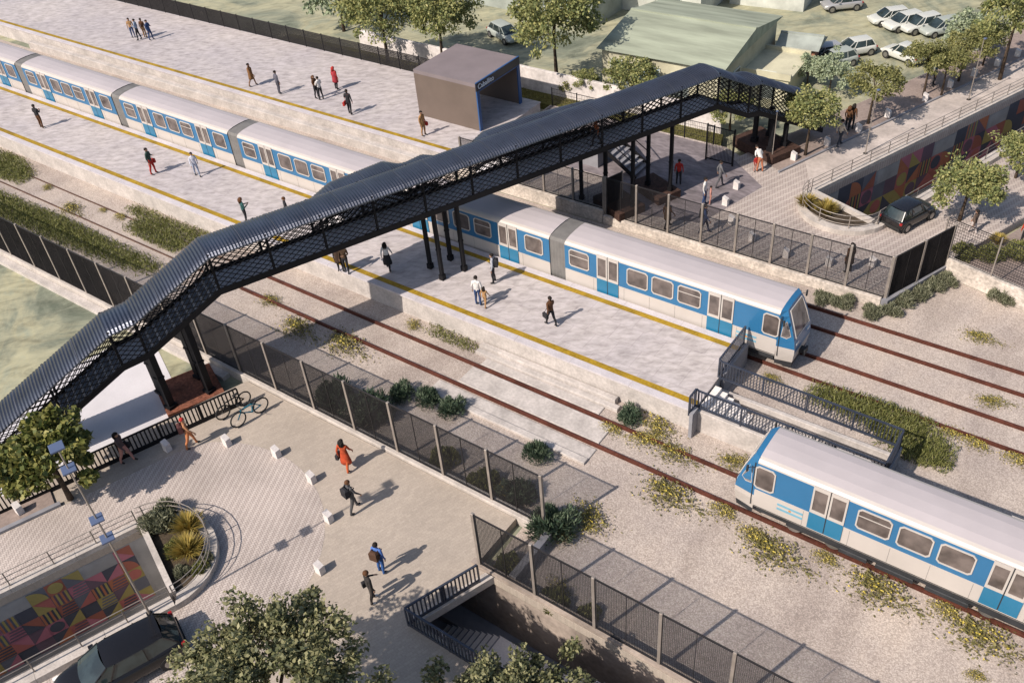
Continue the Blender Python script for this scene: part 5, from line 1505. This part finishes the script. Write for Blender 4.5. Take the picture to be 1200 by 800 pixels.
# big trees behind the platform
bg = tree_proto('verge_tree','broad tree left of the pair on the grass verge','tree',under(446,20,4.0,0.40),0.2,21,2.6,4.4,4.3,9000,0.22,0.14,110,0.62,LV_tree,0.12,'large trees on the grass verge')
clone(bg, under(513,22,4.2,0.40), 2.1, 'broad tree right of the pair, behind the portal', (0.98,0.98,1.05))
clone(bg, under(650,40,4.3,0.40), 4.0, 'tall tree on the verge right of the portal', (1.08,1.08,1.15))
sm = tree_proto('verge_tree','small round tree behind the footbridge roof','tree',under(740,96,2.1,0.40),0.2,23,1.75,2.2,2.3,4200,0.17,0.11,60,0.45,LV_tree,0.08,'small trees on the grass verge')
clone(sm, under(685,98,1.5,0.40), 1.5, 'small bush like tree right of the tall verge tree', (0.52,0.52,0.62))
clone(sm, under(857,132,1.6,0.40), 2.9, 'low tree seen under the far end of the footbridge', (0.8,0.8,0.7))
yb = tree_proto('verge_bush','yellowish bush at the foot of the tall verge tree','bush',under(664,105,0.9,0.40),0.2,24,0.55,1.1,0.8,900,0.14,0.09,16,0.25,LV_warm,0.03)
# near trees
tree_proto('maple_tree','leafy tree at the left edge in front of the footbridge stair','tree',(-30.85,8.55,0.43),0.2,31,1.65,2.7,2.55,8000,0.26,0.21,60,0.48,LV_maple,0.10,None,0.35)
tree_proto('plaza_tree','large leafy tree at the bottom of the plaza beside the dark grey car','tree',under(312,815,4.2,0.36),0.2,32,3.15,3.0,4.0,30000,0.165,0.10,210,0.42,LV_near,0.14,None,0.4)
tree_proto('plaza_tree','leafy tree at the bottom edge in front of the stairwell','tree',under(600,852,1.6,0.36),0.2,33,2.5,2.0,1.5,22000,0.165,0.10,160,0.40,LV_near,0.12,None,0.4)

# shrubs of upright narrow leaves
def shrub_mesh(name, seed, R, Hh, n, leaf, lw, lm):
    """several uneven sprays of narrow leaves"""
    rng = np.random.default_rng(seed); K = 11
    ca = rng.uniform(0,2*math.pi,K); cr = R*0.62*np.sqrt(rng.uniform(0,1,K)); cx = cr*np.cos(ca); cy = cr*np.sin(ca)
    kr = R*rng.uniform(0.30,0.52,K); kh = Hh*rng.uniform(0.55,1.15,K)*(1-0.35*(cr/R))
    k = rng.integers(0,K,n); a = rng.uniform(0,2*math.pi,n); q = np.sqrt(rng.uniform(0,1,n))
    lx = kr[k]*q*np.cos(a); ly = kr[k]*q*np.sin(a)
    z = kh[k]*np.sqrt(np.maximum(0.04,1-q*q))*rng.uniform(0.15,1.12,n)**0.55
    P = np.stack([cx[k]+lx, cy[k]+ly, z+0.04],1)
    N = unit(np.stack([lx/R*1.5+cx[k]/R*0.5, ly/R*1.5+cy[k]/R*0.5, np.full(n,1.0)],1))
    Q = leaves(P, N*2.0, leaf, lw, rng, 0.0)
    return quads(name, Q, None, [lm])
shr = {'dark': shrub_mesh('foliage',41,0.6,0.72,2200,0.22,0.04,LV_dark), 'sage': shrub_mesh('foliage',42,0.62,0.62,2200,0.19,0.042,LV_sage), 'olive': shrub_mesh('foliage',43,0.65,0.7,2000,0.17,0.06,LV_grass)}
stem_me = MB().tube([(0,0,-0.02),(0.02,0.0,0.3)],[0.03,0.02],6).tube([(0,0,0),(0.15,0.1,0.3)],0.015,5).tube([(0,0,0),(-0.14,0.1,0.3)],0.015,5).tube([(0,0,0),(0.02,-0.17,0.3)],0.015,5).mesh('stem'); mats_on(stem_me, M['bark'])
def shrub(kind, u, v, z, sc, label, scz=None):
    t = thing('shrub', label, 'shrub', G(u,v,z), (u*1.37) % 6.28, 'shrubs in the ballast and along the fences')
    k_ = 1.5 if kind == 'sage' else 1.25
    t.scale = (sc*k_, sc*k_, (scz or sc)*k_)
    link('foliage', shr[kind], t); link('stem', stem_me, t)
    return t
SH = [('dark',472,464,0,.85,'dark shrub, leftmost of three in a row on the near ballast'),('dark',502,472,0,.85,'dark shrub, middle of three in a row on the near ballast'),('dark',531,482,0,.88,'dark shrub, rightmost of three in a row on the near ballast'),
      ('dark',631,536,0,.85,'single dark shrub beside the crossing slabs'),('dark',738,491,.0,.80,'dark shrub at the foot of the platform end beside yellow flowers'),
      ('dark',650,622,0,1.35,'tall dark shrub behind the end post of the long near fence'),('dark',432,489,0,1.5,'large dark shrub seen through the near fence left of the orange person'),('dark',394,470,0,1.3,'dark shrub seen through the near fence by the bicycles'),
      ('dark',606,583,0,1.0,'dark shrub seen through the last panel of the long near fence'),('olive',520,541,0,.9,'olive shrub seen through the near fence above the plaza wall'),('olive',568,568,0,.9,'olive shrub behind the near fence, left of the offset'),
      ('olive',596,665,0,.75,'low olive shrub behind the first panel of the lower fence'),('olive',650,707,0,.75,'low olive shrub behind the second panel of the lower fence'),('olive',690,722,0,.6,'smallest olive shrub behind the lower fence'),
      ('sage',964,353,0,.62,'grey green shrub at the foot of the far fence, nearest the cab'),('sage',989,358,0,.66,'grey green shrub at the foot of the far fence, second from the cab'),('sage',1022,369,0,.62,'grey green shrub at the corner of the black screen, leftmost'),
      ('sage',1043,367,0,.62,'grey green shrub at the corner of the black screen, frontmost'),('sage',1058,356,0,.70,'grey green shrub along the black screen, third from its corner'),('sage',1077,347,0,.68,'grey green shrub along the black screen, middle of the row'),
      ('sage',1092,338,0,.66,'grey green shrub along the black screen, next to last'),('sage',1107,332,0,.66,'grey green shrub at the end of the row by the white wall'),('sage',1174,351,0,.72,'single round grey green shrub in front of the right white wall'),
      ('sage',192,612,.5,.95,'silvery bush in the near planter'),('sage',244,656,.5,.36,'small bluish bush at the rim of the near planter'),('olive',207,645,.5,.62,'low green plant under the golden grasses of the near planter'),
      ('olive',236,668,.5,.5,'green plant at the lower rim of the near planter'),('sage',214,672,.5,.4,'pale plant beside the portal wall of the near planter'),
      ('olive',1190,300,.23,1.0,'green shrub behind the right wire fence'),('olive',1128,300,.23,.9,'green shrub behind the wire fence next to the walker'),('olive',1160,302,.23,.9,'green shrub behind the wire fence under the golden tuft')]
for k, u, v, z, sc, lab in SH: shrub(k, u, v, z, sc, lab)
# golden tufts
def tuft_mesh(seed, n, Hh, spread):
    rng = np.random.default_rng(seed)
    a = rng.uniform(0,2*math.pi,n); r0 = 0.07*np.sqrt(rng.uniform(0,1,n)); out = spread*rng.uniform(0.2,1,n); hh = Hh*rng.uniform(0.6,1,n)*(1-0.35*(out/spread)**2)
    B = np.stack([r0*np.cos(a),r0*np.sin(a),np.zeros(n)],1); T = np.stack([(r0+out)*np.cos(a),(r0+out)*np.sin(a),hh],1); Mi = B*0.55+T*0.45; Mi[:,2] += hh*0.22
    S = np.stack([-np.sin(a),np.cos(a),np.zeros(n)],1)*0.016
    return quads('blades', np.stack([B, Mi+S, T, Mi-S],1), None, [LV_gold])
tm_ = tuft_mesh(51, 420, 0.75, 0.62)
for u, v, z, sc, lab in ((223,622,.5,1.25,'upper golden grass tuft in the near planter'),(222,650,.5,1.3,'lower golden grass tuft in the near planter'),(944,243,.65,1.15,'left golden grass tuft in the far planter'),(968,251,.65,1.25,'right golden grass tuft in the far planter'),
                        (1168,286,.23,.9,'golden grass tuft behind the right wire fence'),(955,248,.65,.5,'small golden grass tuft between the two in the far planter')):
    t = thing('grass_tuft', lab, 'grass tuft', G(u,v,z), u*0.3, 'golden ornamental grasses'); t.scale = (sc,)*3
    link('blades', tm_, t)

# creeping weeds with yellow flowers
def weed_mesh(seed, R, n, nf, Hh):
    rng = np.random.default_rng(seed)
    cl = rng.normal(0, R*0.42, (26,2)); k = rng.integers(0,26,n)
    xy = cl[k]+rng.normal(0,0.20,(n,2))*(0.5+rng.uniform(0,1.2,(n,1))); z = Hh*rng.uniform(0.1,1,n)*np.exp(-(xy**2).sum(1)/(R*R)*0.7)
    P = np.column_stack([xy,z+0.03]); N = np.column_stack([rng.normal(0,.5,(n,2)),np.ones(n)])
    f = quads('foliage', leaves(P,N,0.11,0.055,rng,0.0), None, [LV_weed])
    k = rng.integers(0,26,nf); xy = cl[k]+rng.normal(0,0.22,(nf,2)); z = Hh*1.1*rng.uniform(0.5,1,nf)*np.exp(-(xy**2).sum(1)/(R*R)*0.7)+0.05
    P = np.column_stack([xy,z]); N = np.column_stack([rng.normal(0,.3,(nf,2)),np.ones(nf)])
    fl = quads('flowers', leaves(P,N,0.07,0.07,rng,0.0), None, [LV_yellow])
    return f, fl
WD = [weed_mesh(61,0.75,760,170,0.32), weed_mesh(62,0.75,820,90,0.26), weed_mesh(63,0.6,520,200,0.34)]
WL = [(0,770,500,.8,'yellow flowers at the foot of the platform end'),(2,715,503,.55,'yellow flowers between the rails just left of the platform end'),(2,752,517,.7,'yellow flowers between the rails below the platform end'),(1,790,530,.75,'yellowish weeds on the far rail beside the near cab'),(1,862,541,.65,'rusty yellow weeds on the rail in front of the near cab'),
      (1,785,578,1.0,'wide pale weed patch on the near rail left of the near train'),(2,845,600,.6,'yellow flowering strip along the rail under the near cab'),(1,905,645,1.0,'dense yellowish weeds below the near train, behind its cab'),(2,880,628,.6,'bright yellow flowers below the near cab'),(2,965,655,.5,'scattered yellow flowers beside the near train wheels'),
      (1,1030,690,1.0,'large weed patch below the near train under its windows'),(2,1105,716,.55,'yellow flowers by the rail near the right edge'),(1,1150,745,1.0,'large weed patch in the lower right corner'),(2,1142,793,.35,'tiny yellow plant at the bottom right'),
      (1,405,403,1.0,'yellow flowering weeds between the rails near the footbridge shadow'),(1,350,384,.95,'pale weed patch on the near rail right of the bridge stair'),(0,485,381,.45,'small yellow flowers at the foot of the platform in the bridge shadow'),(1,318,352,.6,'sparse dry weeds under the footbridge'),
      (0,56,220,.4,'small yellow bush on the ballast at the far left'),(2,140,255,.5,'yellow bush between the left grass strips'),(2,120,247,.35,'small yellow bush left of the other on the left ballast'),(1,85,245,.8,'dry weeds beside the left track'),
      (1,1162,470,.55,'yellow weed tuft between the right tracks'),(1,1148,395,.6,'yellow weed tuft on the ballast near the right white wall'),(1,905,443,.4,'weeds beside the railing of the stepped path'),(2,1112,508,.5,'yellow flowers right of the green mound, upper end'),(2,1140,520,.6,'yellow flowers right of the green mound, middle'),(2,1190,540,.6,'yellow flowers right of the green mound at the edge'),
      (0,690,607,.8,'yellow flowers beside the tall dark shrub at the end of the near fence'),(0,660,622,.6,'yellow flowers in front of the tall dark shrub'),(0,587,572,.6,'yellow flowers seen through the near fence'),(0,655,690,.5,'yellow flowers behind the lower fence')]
for k, u, v, sc, lab in WL:
    t = thing('flowering_weed', lab, 'flowering plant', G(u,v,0.0), (u*0.91) % 6.28, 'flowering weeds along the tracks'); t.scale = (sc*1.55,sc*1.0,sc*0.95)
    t.rotation_euler = (0,0,0.1*((u*7) % 5 - 2))
    link('foliage', WD[k][0], t)['kind'] = 'stuff'; link('flowers', WD[k][1], t)['kind'] = 'stuff'

# grass strips (nobody could count the blades)
def in_poly(P, poly):
    x, y = P[:,0], P[:,1]; ins = np.zeros(len(P), bool); n = len(poly)
    for i in range(n):
        x0, y0 = poly[i]; x1, y1 = poly[(i+1) % n]
        c = ((y0 > y) != (y1 > y)) & (x < (x1-x0)*(y-y0)/((y1-y0) if y1 != y0 else 1e-9)+x0)
        ins ^= c
    return ins
def grass(label, poly, dens0, Hh0, seed, z=0.0, lm=None, spread=0.26):
    rng = np.random.default_rng(seed); dens = dens0*3.0; Hh = Hh0*1.0
    A = np.array(poly); lo, hi = A.min(0), A.max(0)
    n = int((hi-lo).prod()*dens); P = rng.uniform(lo, hi, (n,2))
    P = P[in_poly(P + rng.normal(0,spread,(n,2)), poly)]; n = len(P)
    P3 = np.column_stack([P, z+Hh*0.55*rng.uniform(0.2,1.6,n)])
    N = np.column_stack([rng.normal(0,.5,(n,2)), np.full(n,1.5)])
    me = quads('grass', leaves(P3, N, Hh, 0.042, rng, 0.0), None, [lm or LV_grass])
    o = link('grass', me); tag(o, label, 'grass', None, 'stuff'); return o
def gp(pts, z=0): return [tuple(G(u,v,z)[:2]) for u, v in pts]
grass('dark green grass strip along the near fence at the left', gp([(-30,220),(0,228),(45,245),(90,262),(130,285),(178,307),(192,316),(175,320),(150,315),(110,300),(55,278),(20,262),(-30,244)]), 150, 0.30, 71)
grass('short green grass strip at the foot of the island platform at the left', gp([(150,243),(165,244),(205,262),(245,274),(240,283),(225,284),(190,268),(155,250)]), 150, 0.25, 72)
grass('green grass patch between the left rails', gp([(150,262),(170,258),(205,275),(225,288),(208,297),(180,288),(155,273)]), 150, 0.28, 73)
grass('green grass patch at the far left below the platform', gp([(-10,178),(20,183),(38,205),(30,215),(0,210),(-10,205)]), 150, 0.28, 74)
grass('green mound of grass beside the stepped path', gp([(940,462),(965,455),(1000,466),(1050,478),(1085,495),(1112,530),(1116,550),(1095,552),(1060,540),(1040,520),(1000,490)]), 220, 0.32, 75)
grass('narrow grass strip at the foot of the platform by the yellow flowers', gp([(500,382),(520,386),(560,408),(556,416),(530,406),(505,392)]), 150, 0.22, 76)
grass('olive lawn on the verge behind the portal', [(-52,47.7),(-21.2,47.7),(-21.4,48.9),(-52,48.9)], 60, 0.12, 77, 0.42, LV_weed)

# ------------------------------------------------------------------ quarter behind the station, distance haze put into its pale colours
M['b_wall'] = mat('hazed_cream_wall', (0.47,0.45,0.33), 0.9, 0.3, 0.4, grain=0.05)
M['b_white'] = mat('hazed_white_wall', (0.52,0.54,0.49), 0.9, 0.35, 0.5)
M['b_green'] = mat('hazed_green_roof', (0.29,0.32,0.245), 0.85, 0.35, 0.5, stretch=(0.3,2.0,1))
M['b_grey'] = mat('hazed_blue_grey_wall', (0.30,0.33,0.30), 0.9, 0.3, 0.6)
M['b_pane'] = glass('hazed_window', (0.11,0.13,0.13), 0.2)
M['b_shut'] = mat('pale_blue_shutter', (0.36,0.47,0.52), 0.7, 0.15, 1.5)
M['b_brick'] = mat('hazed_brick', (0.34,0.17,0.11), 0.9, 0.2, 1.0)
def house(label, p, rotz, W, D, Hh, wallm, roofm, roof='flat', wins=(), rh=0.8, hh=0.18):
    """footprint W along local x, D along local y, front at y=0"""
    t = thing('house', label, 'building', p, rotz, 'faded buildings behind the station')
    w = MB()
    w.box(0,W,0,D,0,Hh); obj('wall', w, wallm, t)
    r = MB()
    if roof == 'flat':
        r.box(-0.15,W+0.15,-0.15,D+0.15,Hh+0.002,Hh+hh)
        ro = obj('roof', r, roofm, t)
        for a in ((-0.15,W+0.15,-0.15,0.05),(-0.15,W+0.15,D-0.05,D+0.15)): obj('parapet', MB().box(*a,Hh+hh+0.001,Hh+hh+0.25), wallm, ro)
    else:
        e = 0.3
        A = [(-e,-e,Hh-0.05),(W+e,-e,Hh-0.05),(W+e,D+e,Hh-0.05),(-e,D+e,Hh-0.05)]; R1 = (-e,D*0.5,Hh+rh); R2 = (W+e,D*0.5,Hh+rh)
        r.face([A[0],A[1],R2,R1]); r.face([A[2],A[3],R1,R2]); r.face([A[1],A[2],R2]); r.face([A[3],A[0],R1]); r.face([A[3],A[2],A[1],A[0]])
        ro = obj('roof', r, roofm, t)
        obj('ridge', MB().bar((-e,D*0.5,Hh+rh),(W+e,D*0.5,Hh+rh),0.2,0.12), roofm, ro)
    for face, x, z, ww, wh, pm in wins:
        b = MB(); q = MB()
        if face == 'f': b.box(x-0.06,x+ww+0.06,-0.06,0.0-0.002,z-0.08,z+wh+0.06); q.box(x,x+ww,-0.075,-0.062,z,z+wh)
        else: b.box(W+0.002,W+0.06,x-0.06,x+ww+0.06,z-0.08,z+wh+0.06); q.box(W+0.062,W+0.075,x,x+ww,z,z+wh)
        f = obj('window', b, M['b_white'], t); obj('pane', q, pm, f)
    return t
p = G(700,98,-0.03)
house('haze-pale house with pale green roof behind the footbridge', (-31.6,51.6,-0.03), rad(2), 8.6, 9.5, 3.3, M['b_wall'], M['b_green'], 'gable', [('f',0.7,0.3,1.3,2.3,M['b_pane']),('f',2.6,0.9,1.7,1.6,M['b_shut']),('f',5.2,0.9,1.2,1.5,M['b_pane']),('r',2.0,1.1,1.0,1.1,M['b_pane'])], 0.9)
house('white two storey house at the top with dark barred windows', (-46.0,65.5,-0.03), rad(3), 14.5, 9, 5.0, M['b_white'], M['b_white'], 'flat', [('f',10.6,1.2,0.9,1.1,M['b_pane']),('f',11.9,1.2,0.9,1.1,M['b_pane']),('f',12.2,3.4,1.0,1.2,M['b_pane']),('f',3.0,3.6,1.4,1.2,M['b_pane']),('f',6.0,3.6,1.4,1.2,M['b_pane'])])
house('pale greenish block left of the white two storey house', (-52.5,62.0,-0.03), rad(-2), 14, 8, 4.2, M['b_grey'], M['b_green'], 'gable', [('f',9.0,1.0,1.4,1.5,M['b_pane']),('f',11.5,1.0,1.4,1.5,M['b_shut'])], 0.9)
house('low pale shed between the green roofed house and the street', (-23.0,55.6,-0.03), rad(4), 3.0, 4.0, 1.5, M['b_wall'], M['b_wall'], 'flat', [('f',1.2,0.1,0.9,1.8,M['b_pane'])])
house('small haze-pale brick shed near the street trees', (-22.6,60.5,-0.03), rad(8), 2.4, 2.2, 1.7, M['b_brick'], M['b_grey'], 'gable', [('f',0.5,0.4,0.7,1.2,M['b_pane'])], 0.5)
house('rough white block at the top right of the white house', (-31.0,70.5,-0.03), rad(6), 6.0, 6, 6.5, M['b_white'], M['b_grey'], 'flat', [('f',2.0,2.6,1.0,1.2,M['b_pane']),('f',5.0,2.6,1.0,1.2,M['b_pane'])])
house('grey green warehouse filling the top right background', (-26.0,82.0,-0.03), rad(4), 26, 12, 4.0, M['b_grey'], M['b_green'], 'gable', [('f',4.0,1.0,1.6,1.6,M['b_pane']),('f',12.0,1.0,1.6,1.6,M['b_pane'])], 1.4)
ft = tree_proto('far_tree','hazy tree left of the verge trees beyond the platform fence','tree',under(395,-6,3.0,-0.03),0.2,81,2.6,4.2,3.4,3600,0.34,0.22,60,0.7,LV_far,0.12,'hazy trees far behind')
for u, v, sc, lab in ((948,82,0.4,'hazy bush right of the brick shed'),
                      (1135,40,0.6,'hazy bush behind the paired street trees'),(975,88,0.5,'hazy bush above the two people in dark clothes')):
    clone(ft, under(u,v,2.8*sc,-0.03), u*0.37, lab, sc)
